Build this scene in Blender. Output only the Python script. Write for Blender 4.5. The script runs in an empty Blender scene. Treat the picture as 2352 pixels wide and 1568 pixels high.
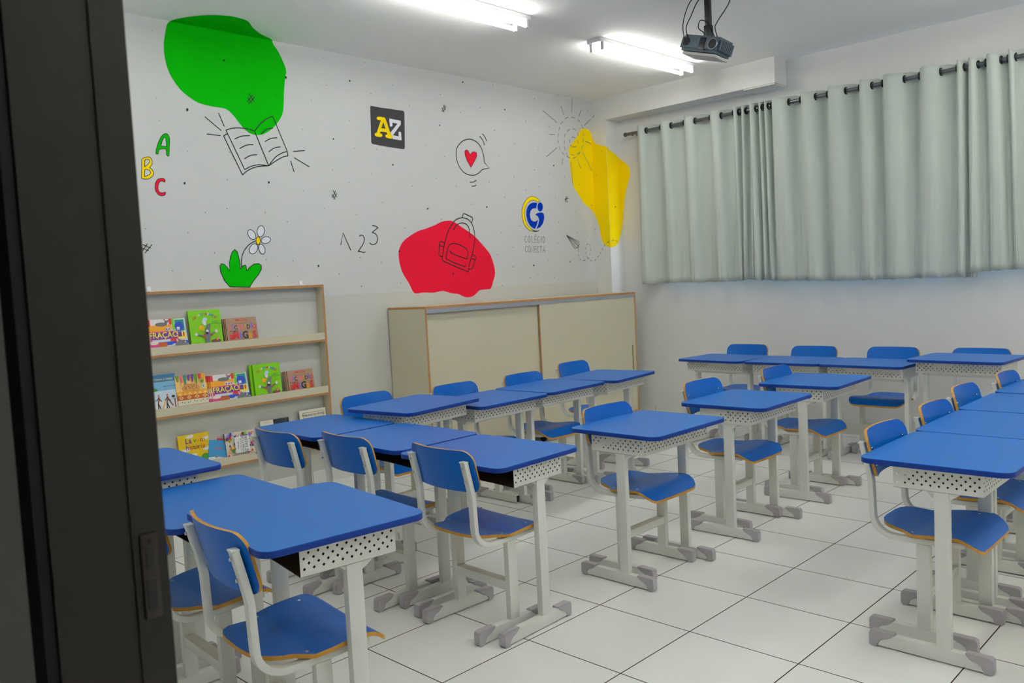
import bpy, bmesh, math, random
from mathutils import Vector, Matrix
from mathutils.geometry import tessellate_polygon
S = bpy.context.scene
COL = S.collection
# ---------------------------------------------------------------- camera
cam_d = bpy.data.cameras.new('camera'); cam = bpy.data.objects.new('camera', cam_d); COL.objects.link(cam); S.camera = cam
cam_d.sensor_width = 36; cam_d.lens = 29.3006; cam_d.clip_start = .02
R_, U_, F_ = Vector((0.698507,-0.713830,-0.050356)), Vector((0.084640,0.012538,0.996333)), Vector((0.710581,0.700207,-0.069176))
cam.matrix_world = Matrix.Translation(Vector((-1.831332,-2.238908,1.403225))) @ Matrix((R_, U_, -F_)).transposed().to_4x4()
cam_d.dof.use_dof = True; cam_d.dof.focus_distance = 3.2; cam_d.dof.aperture_fstop = 8
# ---------------------------------------------------------------- render look, world, daylight
S.view_settings.view_transform = 'Standard'; S.view_settings.look = 'None'
S.view_settings.exposure = 0.74; S.view_settings.gamma = 1; S.view_settings.use_curve_mapping = False
S.render.engine = 'CYCLES'
S.cycles.use_denoising = True; S.cycles.max_bounces = 8; S.cycles.diffuse_bounces = 5; S.cycles.glossy_bounces = 4
S.cycles.sample_clamp_indirect = 6; S.cycles.caustics_reflective = False; S.cycles.caustics_refractive = False
W = bpy.data.worlds.new('world'); S.world = W; W.use_nodes = True
wn = W.node_tree.nodes; wl = W.node_tree.links
bgn = wn['Background']
sky = wn.new('ShaderNodeTexSky'); sky.sky_type = 'NISHITA'; sky.sun_disc = False
sky.sun_elevation = math.radians(38); sky.sun_rotation = math.radians(200)
wl.new(sky.outputs[0], bgn.inputs[0]); bgn.inputs[1].default_value = 1.6
TUBE_STRENGTH = 17.0
# ---------------------------------------------------------------- helpers
def lin(c):
    return tuple((x/12.92 if x <= .04045 else ((x+.055)/1.055)**2.4) for x in [v/255 for v in c])
MATS = {}
def mat(name, rgb, rough=.5, spec=.5, metal=0, bump=0, bscale=200, var=0, vscale=3, coat=0, emit=0):
    if name in MATS: return MATS[name]
    m = bpy.data.materials.new(name); m.use_nodes = True; nt = m.node_tree; b = nt.nodes['Principled BSDF']
    c = lin(rgb) + (1,)
    b.inputs['Base Color'].default_value = c; b.inputs['Roughness'].default_value = rough
    b.inputs['Specular IOR Level'].default_value = spec; b.inputs['Metallic'].default_value = metal
    b.inputs['Coat Weight'].default_value = coat
    tc = nt.nodes.new('ShaderNodeTexCoord')
    if bump:
        n = nt.nodes.new('ShaderNodeTexNoise'); n.inputs['Scale'].default_value = bscale; n.inputs['Detail'].default_value = 3
        bp = nt.nodes.new('ShaderNodeBump'); bp.inputs['Strength'].default_value = bump; bp.inputs['Distance'].default_value = .002
        nt.links.new(tc.outputs['Object'], n.inputs['Vector']); nt.links.new(n.outputs[0], bp.inputs['Height']); nt.links.new(bp.outputs[0], b.inputs['Normal'])
    if var:
        n = nt.nodes.new('ShaderNodeTexNoise'); n.inputs['Scale'].default_value = vscale; n.inputs['Detail'].default_value = 4
        mx = nt.nodes.new('ShaderNodeMix'); mx.data_type = 'RGBA'
        mx.inputs[6].default_value = tuple(x*(1-var) for x in c[:3]) + (1,); mx.inputs[7].default_value = tuple(min(1, x*(1+var)) for x in c[:3]) + (1,)
        nt.links.new(tc.outputs['Object'], n.inputs['Vector']); nt.links.new(n.outputs[0], mx.inputs[0]); nt.links.new(mx.outputs[2], b.inputs['Base Color'])
    if emit:
        b.inputs['Emission Color'].default_value = c; b.inputs['Emission Strength'].default_value = emit
    MATS[name] = m; return m
class MB:
    """collects faces with per-face material slots and links them as one mesh object"""
    def __init__(s): s.v = []; s.f = []; s.m = []; s.mats = []; s.sm = []
    def mi(s, m):
        if m not in s.mats: s.mats.append(m)
        return s.mats.index(m)
    def face(s, pts, m, smooth=False):
        i = len(s.v); s.v += [tuple(p) for p in pts]; s.f.append(tuple(range(i, i+len(pts)))); s.m.append(s.mi(m)); s.sm.append(smooth)
    def mesh(s, verts, faces, m, smooth=False):
        i = len(s.v); s.v += [tuple(p) for p in verts]
        for f in faces: s.f.append(tuple(i+a for a in f)); s.m.append(s.mi(m)); s.sm.append(smooth)
    def box(s, x0, x1, y0, y1, z0, z1, m, faces=None):
        """faces: optional dict side -> material ('-x','+x','-y','+y','-z','+z')"""
        V = [(x0,y0,z0),(x1,y0,z0),(x1,y1,z0),(x0,y1,z0),(x0,y0,z1),(x1,y0,z1),(x1,y1,z1),(x0,y1,z1)]
        FF = {'-z':(0,3,2,1),'+z':(4,5,6,7),'-y':(0,1,5,4),'+x':(1,2,6,5),'+y':(2,3,7,6),'-x':(3,0,4,7)}
        i = len(s.v); s.v += V
        for k, f in FF.items():
            s.f.append(tuple(i+a for a in f)); s.m.append(s.mi((faces or {}).get(k, m))); s.sm.append(False)
    def bbox(s, x0, x1, y0, y1, z0, z1, m, r=.002):
        """box with chamfered edges"""
        bm = bmesh.new(); bmesh.ops.create_cube(bm, size=1)
        for v in bm.verts: v.co = Vector(((x0+x1)/2+v.co.x*(x1-x0), (y0+y1)/2+v.co.y*(y1-y0), (z0+z1)/2+v.co.z*(z1-z0)))
        bmesh.ops.bevel(bm, geom=bm.edges[:], offset=r, segments=2, affect='EDGES', profile=.6)
        s.add(bm, m, True)
    def add(s, bm, m, smooth=False, mx=None):
        i = len(s.v); bm.verts.ensure_lookup_table(); bm.verts.index_update()
        s.v += [tuple((mx @ v.co) if mx else v.co) for v in bm.verts]
        for f in bm.faces: s.f.append(tuple(i+v.index for v in f.verts)); s.m.append(s.mi(m)); s.sm.append(smooth)
        bm.free()
    def prism(s, pts, axis, a0, a1, m, side=None, smooth_side=False):
        """polygon pts (2d) extruded along axis from a0 to a1; for x: pts=(y,z); y: (x,z); z: (x,y)"""
        def P(p, a): return (a, p[0], p[1]) if axis == 'x' else (p[0], a, p[1]) if axis == 'y' else (p[0], p[1], a)
        n = len(pts); i = len(s.v); s.v += [P(p, a0) for p in pts] + [P(p, a1) for p in pts]
        s.f.append(tuple(range(i, i+n))[::-1]); s.m.append(s.mi(m)); s.sm.append(False)
        s.f.append(tuple(range(i+n, i+2*n))); s.m.append(s.mi(m)); s.sm.append(False)
        for k in range(n):
            s.f.append((i+k, i+(k+1) % n, i+n+(k+1) % n, i+n+k)); s.m.append(s.mi(side or m)); s.sm.append(smooth_side)
    def tube(s, pts, r, m, seg=8, sect=None, caps=True, up=Vector((0,0,1))):
        """sweep a circle (or the section sect, list of (a,b)) along pts"""
        pts = [Vector(p) for p in pts]; n = len(pts); i0 = len(s.v)
        sec = sect or [(r*math.cos(2*math.pi*k/seg), r*math.sin(2*math.pi*k/seg)) for k in range(seg)]
        q = len(sec); prev = None
        for k, p in enumerate(pts):
            t = (pts[min(k+1, n-1)] - pts[max(k-1, 0)]).normalized()
            a = (prev if prev is not None else (up if abs(t.dot(up)) < .95 else Vector((1,0,0))))
            b = t.cross(a).normalized(); a = b.cross(t).normalized(); prev = a
            for u, w in sec: s.v.append(tuple(p + b*u + a*w))
        mi = s.mi(m)
        for k in range(n-1):
            for j in range(q):
                s.f.append((i0+k*q+j, i0+k*q+(j+1) % q, i0+(k+1)*q+(j+1) % q, i0+(k+1)*q+j)); s.m.append(mi); s.sm.append(True)
        if caps:
            s.f.append(tuple(i0+j for j in range(q))[::-1]); s.m.append(mi); s.sm.append(False)
            s.f.append(tuple(i0+(n-1)*q+j for j in range(q))); s.m.append(mi); s.sm.append(False)
    def disc(s, c, r, h, m, axis='z', seg=10):
        c = Vector(c); d = {'x':Vector((1,0,0)),'y':Vector((0,1,0)),'z':Vector((0,0,1))}[axis]
        s.tube([c, c+d*h], r, m, seg)
    def build(s, name, parent=None, kind=None, smooth_angle=True):
        me = bpy.data.meshes.new(name); me.from_pydata(s.v, [], s.f); 
        for m in s.mats: me.materials.append(m)
        me.polygons.foreach_set('material_index', s.m); me.polygons.foreach_set('use_smooth', s.sm)
        bm = bmesh.new(); bm.from_mesh(me); bmesh.ops.remove_doubles(bm, verts=bm.verts, dist=1e-5); bmesh.ops.recalc_face_normals(bm, faces=bm.faces)
        for e in bm.edges:
            if len(e.link_faces) == 2 and e.calc_face_angle(0) > math.radians(38): e.smooth = False
        bm.to_mesh(me); bm.free(); me.update()
        o = bpy.data.objects.new(name, me); COL.objects.link(o)
        if parent: o.parent = parent
        if kind: o['kind'] = kind
        return o
def thing(name, label, cat, loc=(0,0,0), rz=0, group=None, scale=1):
    o = bpy.data.objects.new(name, None); COL.objects.link(o); o.empty_display_size = .1
    o.location = loc; o.rotation_euler = (0, 0, math.radians(rz)); o.scale = (scale,)*3
    o['label'] = label; o['category'] = cat
    if group: o['group'] = group
    return o
def tag(o, label, cat, group=None, kind=None):
    o['label'] = label; o['category'] = cat
    if group: o['group'] = group
    if kind: o['kind'] = kind
    return o
def dup(root, loc, rz, label, group=None, scale=1, skip=()):
    def cp(o, par):
        c = o.copy(); COL.objects.link(c); c.parent = par
        for ch in o.children:
            if ch.name.split('.')[0] not in skip: cp(ch, c)
        return c
    r = cp(root, None); r.location = loc; r.rotation_euler = (0, 0, math.radians(rz)); r.scale = (scale,)*3
    r['label'] = label
    if group: r['group'] = group
    return r
FONTS = {}
def text_faces(txt, size=1.0, bold=0, spacing=1.0, shear=0):
    key = (txt, size, bold, spacing, shear)
    if key in FONTS: return FONTS[key]
    cu = bpy.data.curves.new('t', 'FONT'); cu.body = txt; cu.size = size; cu.align_x = 'CENTER'; cu.align_y = 'CENTER'; cu.offset = bold; cu.space_character = spacing; cu.shear = shear
    cu.resolution_u = 3
    ob = bpy.data.objects.new('t', cu); COL.objects.link(ob)
    dg = bpy.context.evaluated_depsgraph_get(); me = bpy.data.meshes.new_from_object(ob.evaluated_get(dg))
    V = [tuple(v.co[:2]) for v in me.vertices]; Fc = [tuple(p.vertices) for p in me.polygons]
    bpy.data.objects.remove(ob); bpy.data.curves.remove(cu); bpy.data.meshes.remove(me)
    FONTS[key] = (V, Fc); return V, Fc
# ---------------------------------------------------------------- materials
M_wall = mat('wall_paint', (222,222,220), .75, .25, bump=.15, bscale=260)
M_ceil = mat('ceiling_paint', (246,246,244), .8, .2, bump=.1, bscale=180)
M_beam = mat('beam_paint', (226,226,222), .75, .25)
M_green = mat('green_paint', (0,182,0), .7, .08)
M_red = mat('red_paint', (238,28,60), .7, .1, bump=.2, bscale=500)
M_yellow = mat('yellow_paint', (255,222,0), .7, .1)
M_ink = mat('ink_line', (38,48,44), .6, .2)
M_ink2 = mat('ink_line_soft', (112,122,116), .6, .2)
M_black = mat('black_sticker', (62,62,66), .6, .3)
M_whitep = mat('white_print', (232,234,242), .6, .3)
M_bluep = mat('blue_print', (0,55,180), .7, .1)
M_lam = mat('blue_laminate', (0,103,192), .38, .32, bump=.12, bscale=900, coat=.0)
M_lamedge = mat('blue_edge_shaded', (0,50,138), .4, .3)  # same laminate, darkened: the shade on the tabletop edge is in the colour
M_seat = mat('blue_plywood_face', (0,100,194), .32, .26, bump=.05, bscale=700)
M_ply = mat('plywood_edge', (190,138,48), .5, .35, var=.25, vscale=60)
M_under = mat('seat_underside', (190,150,100), .5, .35, var=.1, vscale=20)
M_metal = mat('white_enamel', (220,223,216), .38, .5, bump=.04, bscale=500)
M_shoe = mat('grey_plastic_shoe', (172,168,174), .5, .4, bump=.1, bscale=400)
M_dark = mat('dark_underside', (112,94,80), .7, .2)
M_screw = mat('screw_steel', (200,200,205), .25, .6, metal=1)
M_beige = mat('beige_laminate', (206,200,176), .5, .35, var=.02, vscale=4)
M_wood = mat('raw_board_edge', (180,132,86), .6, .3, var=.15, vscale=30)
M_alu = mat('aluminium', (190,192,200), .35, .5, metal=.7)
M_cloth = mat('curtain_cloth', (196,205,197), .85, .15, bump=.35, bscale=600)
M_ring = mat('eyelet_metal', (40,42,46), .3, .5, metal=.8)
M_rod = mat('rod_metal', (120,120,125), .28, .5, metal=.9)
M_frame = mat('window_frame', (215,217,220), .4, .5)
M_door = mat('dark_door_frame', (38,33,30), .5, .4, bump=.2, bscale=80, var=.12, vscale=12)
M_fix = mat('lamp_fixture', (225,225,225), .4, .4)
M_cord = mat('black_cable', (18,20,22), .5, .3)
M_proj = mat('projector_shell', (72,88,102), .38, .5)
M_projb = mat('projector_base', (185,185,180), .6, .3)
M_projd = mat('projector_dark', (14,15,18), .35, .5)
# white wall with a slightly warmer painted band low down
m = bpy.data.materials.new('mural_wall_paint'); m.use_nodes = True; nt = m.node_tree; b = nt.nodes['Principled BSDF']
b.inputs['Roughness'].default_value = .7; b.inputs['Specular IOR Level'].default_value = .3
tc = nt.nodes.new('ShaderNodeTexCoord'); sp = nt.nodes.new('ShaderNodeSeparateXYZ'); nt.links.new(tc.outputs['Object'], sp.inputs[0])
gt = nt.nodes.new('ShaderNodeMath'); gt.operation = 'GREATER_THAN'; gt.inputs[1].default_value = 1.385; nt.links.new(sp.outputs[2], gt.inputs[0])
mx = nt.nodes.new('ShaderNodeMix'); mx.data_type = 'RGBA'; mx.inputs[6].default_value = lin((204,204,197)) + (1,); mx.inputs[7].default_value = lin((208,210,209)) + (1,)
nt.links.new(gt.outputs[0], mx.inputs[0]); nt.links.new(mx.outputs[2], b.inputs['Base Color'])
no = nt.nodes.new('ShaderNodeTexNoise'); no.inputs['Scale'].default_value = 300; bp = nt.nodes.new('ShaderNodeBump'); bp.inputs['Strength'].default_value = .12; bp.inputs['Distance'].default_value = .002
nt.links.new(tc.outputs['Object'], no.inputs['Vector']); nt.links.new(no.outputs[0], bp.inputs['Height']); nt.links.new(bp.outputs[0], b.inputs['Normal'])
M_mural = m
# floor tiles, 0.45 m with thin brown grout
m = bpy.data.materials.new('white_floor_tiles'); m.use_nodes = True; nt = m.node_tree; b = nt.nodes['Principled BSDF']
tc = nt.nodes.new('ShaderNodeTexCoord'); sp = nt.nodes.new('ShaderNodeSeparateXYZ'); nt.links.new(tc.outputs['Object'], sp.inputs[0])
def M2(op, a, bb=None, c=None):
    n = nt.nodes.new('ShaderNodeMath'); n.operation = op
    for i, q in enumerate((a, bb, c)):
        if q is None: continue
        if isinstance(q, (int, float)): n.inputs[i].default_value = q
        else: nt.links.new(q, n.inputs[i])
    return n.outputs[0]
dists = []; cells = []
for k in (0, 1):
    q = M2('MULTIPLY', sp.outputs[k], 1/.45); f = M2('FRACT', q); cells.append(M2('FLOOR', q))
    dists.append(M2('MINIMUM', f, M2('SUBTRACT', 1, f)))
d = M2('MINIMUM', dists[0], dists[1]); grout = M2('LESS_THAN', d, .0052)
cmb = nt.nodes.new('ShaderNodeCombineXYZ'); nt.links.new(cells[0], cmb.inputs[0]); nt.links.new(cells[1], cmb.inputs[1])
wn_ = nt.nodes.new('ShaderNodeTexWhiteNoise'); nt.links.new(cmb.outputs[0], wn_.inputs['Vector'])
n1 = nt.nodes.new('ShaderNodeTexNoise'); n1.inputs['Scale'].default_value = 2.2; n1.inputs['Detail'].default_value = 5; nt.links.new(tc.outputs['Object'], n1.inputs['Vector'])
tone = M2('MULTIPLY_ADD', wn_.outputs[0], .03, M2('MULTIPLY_ADD', n1.outputs[0], .10, .90))
base = nt.nodes.new('ShaderNodeVectorMath'); base.operation = 'SCALE'; base.inputs[0].default_value = lin((243,245,241)); nt.links.new(tone, base.inputs['Scale'])
mx = nt.nodes.new('ShaderNodeMix'); mx.data_type = 'RGBA'; nt.links.new(grout, mx.inputs[0]); nt.links.new(base.outputs[0], mx.inputs[6]); mx.inputs[7].default_value = lin((72,54,44)) + (1,)
nt.links.new(mx.outputs[2], b.inputs['Base Color'])
rg = M2('MULTIPLY_ADD', n1.outputs[0], .2, .22); nt.links.new(M2('MAXIMUM', rg, M2('MULTIPLY', grout, .8)), b.inputs['Roughness'])
bp = nt.nodes.new('ShaderNodeBump'); bp.inputs['Strength'].default_value = .35; bp.inputs['Distance'].default_value = .0012; bp.invert = True; nt.links.new(grout, bp.inputs['Height']); nt.links.new(bp.outputs[0], b.inputs['Normal'])
b.inputs['Specular IOR Level'].default_value = .35
M_floor = m
# skirting made of the same white tile
m = bpy.data.materials.new('white_skirting_tile'); m.use_nodes = True; nt = m.node_tree; b = nt.nodes['Principled BSDF']
tc = nt.nodes.new('ShaderNodeTexCoord'); sp = nt.nodes.new('ShaderNodeSeparateXYZ'); nt.links.new(tc.outputs['Object'], sp.inputs[0])
jx = M2('FRACT', M2('MULTIPLY', M2('ADD', sp.outputs[0], sp.outputs[1]), 1/.45)); jj = M2('LESS_THAN', jx, .008)
mx = nt.nodes.new('ShaderNodeMix'); mx.data_type = 'RGBA'; nt.links.new(jj, mx.inputs[0]); mx.inputs[6].default_value = lin((222,223,217)) + (1,); mx.inputs[7].default_value = lin((120,105,90)) + (1,)
nt.links.new(mx.outputs[2], b.inputs['Base Color']); b.inputs['Roughness'].default_value = .3
M_skirt = m
# emitting tube
m = bpy.data.materials.new('lit_tube'); m.use_nodes = True; b = m.node_tree.nodes['Principled BSDF']
b.inputs['Base Color'].default_value = (.9,.9,.9,1); b.inputs['Emission Color'].default_value = (1.0,.985,.93,1); b.inputs['Emission Strength'].default_value = TUBE_STRENGTH
M_tube = m
# glass
m = bpy.data.materials.new('window_glass'); m.use_nodes = True; nt = m.node_tree; nt.nodes.remove(nt.nodes['Principled BSDF'])
g1 = nt.nodes.new('ShaderNodeBsdfTransparent'); g2 = nt.nodes.new('ShaderNodeBsdfGlossy'); g2.inputs['Roughness'].default_value = .05; ms = nt.nodes.new('ShaderNodeMixShader'); ms.inputs[0].default_value = .08
g1.inputs[0].default_value = (.9,.94,.96,1)
nt.links.new(g1.outputs[0], ms.inputs[1]); nt.links.new(g2.outputs[0], ms.inputs[2]); nt.links.new(ms.outputs[0], nt.nodes['Material Output'].inputs[0])
M_glass = m
# ---------------------------------------------------------------- room
YW, XP, YP, XR, HC = 3.095, 4.87, 2.913, 5.08, 3.19
XL, YF, XH = -1.455, -3.4, -3.4
def structure(name, b): return b.build(name, None, 'structure')
b = MB(); b.box(XH, XR+.2, YF-.1, YW+.1, -.08, 0, M_floor); structure('floor', b)
b = MB(); b.box(XH, XR+.2, YF-.1, YW+.1, HC, HC+.12, M_ceil); structure('ceiling', b)
b = MB(); b.box(XH, XR+.2, YW, YW+.15, 0, HC, M_mural); wall_back = structure('wall_back', b)
b = MB(); b.box(XH, XR+.2, YF-.15, YF, 0, HC, M_wall); structure('wall_front', b)
b = MB(); b.box(XH-.1, XH, YF, YW, 0, HC, M_wall); structure('wall_hallway', b)
b = MB()  # left wall with the doorway the camera looks through
b.box(-1.584, XL, -1.262, YW, 0, HC, M_wall); b.box(-1.584, XL, YF, -2.42, 0, HC, M_wall); b.box(-1.584, XL, -2.42, -1.262, 2.2, HC, M_wall)
structure('wall_left', b)
WY0, WY1, WZ0, WZ1 = -2.0, 2.45, 1.47, 2.62
b = MB()  # right wall with the window opening behind the curtains
b.box(XR, XR+.18, YF, YW, 0, WZ0, M_wall); b.box(XR, XR+.18, YF, YW, WZ1, HC, M_wall)
b.box(XR, XR+.18, YF, WY0, WZ0, WZ1, M_wall); b.box(XR, XR+.18, WY1, YW, WZ0, WZ1, M_wall)
structure('wall_right', b)
b = MB(); b.box(XP, XR, YP, YW, 0, HC, M_beam); structure('trim_1', b)           # corner pillar
b = MB()                                                                          # boxed beam with its broken end
b.box(XP, XP+.018, 1.115, YP, 2.975, HC, M_beam); b.box(XP+.018, XR, 1.42, YP, 2.975, 2.99, M_beam)
b.box(XP+.018, XR, 1.115, 1.13, 2.975, HC, M_beam); b.box(XP-.006, XR, 1.115, 1.40, 2.962, 2.971, M_beam)
b.box(XP+.018, XR, 1.13, 1.42, 2.99, 3.0, M_beam)
structure('trim_2', b)
b = MB(); b.box(XL, XP, YW-.012, YW, 0, .1, M_skirt); structure('baseboard_back', b)
b = MB(); b.box(XR-.012, XR, YF, YP, 0, .1, M_skirt); structure('baseboard_right', b)
# window
b = MB()
for y0, y1, z0, z1 in ((WY0,WY1,WZ0,WZ0+.05),(WY0,WY1,WZ1-.05,WZ1),(WY0,WY0+.05,WZ0,WZ1),(WY1-.05,WY1,WZ0,WZ1)): b.box(XR+.06, XR+.11, y0, y1, z0, z1, M_frame)
for k in range(1, 4):
    y = WY0 + (WY1-WY0)*k/4; b.box(XR+.065, XR+.105, y-.025, y+.025, WZ0+.05, WZ1-.05, M_frame)
w1 = structure('window_1', b)
b = MB(); b.box(XR+.082, XR+.088, WY0+.05, WY1-.05, WZ0+.05, WZ1-.05, M_glass); g = b.build('window_pane', w1)
# door frame right beside the camera, with its strike plate
b = MB()
M_edgelight = mat('frame_edge_highlight', (92,88,80), .5, .4)  # lighter colour paints a highlight line along the jamb edge
b.box(-1.574, -1.46, -1.31, -1.262, 0, 2.2, M_door); b.box(-1.494, -1.458, -1.313, -1.262, 0, 2.2, M_door, {'-x':M_edgelight})
b.box(-1.580, -1.46, -2.42, -2.375, 0, 2.2, M_door); b.box(-1.580, -1.458, -2.42, -1.262, 2.155, 2.2, M_door)
b.box(-1.586, -1.574, -1.306, -1.262, 0, 2.2, M_cord)  # black strip painted in for the shadow gap beside the jamb
d1 = structure('door_1', b)
M_strike = mat('strike_plate_metal', (58,52,48), .5, .4, metal=.3)
b = MB(); b.bbox(-1.487, -1.469, -1.3162, -1.3138, 1.055, 1.150, M_strike, .001); sp_ = b.build('strike_plate', d1)
b = MB(); b.box(-1.4835, -1.4735, -1.3170, -1.3160, 1.065, 1.100, M_projd); b.box(-1.482, -1.474, -1.3170, -1.3160, 1.113, 1.136, M_projd); b.build('latch_hole', sp_)
b = MB(); b.bbox(-1.478, -1.469, -1.318, -1.3162, 1.140, 1.144, M_strike, .0005); b.build('latch_tongue', sp_)
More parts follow.
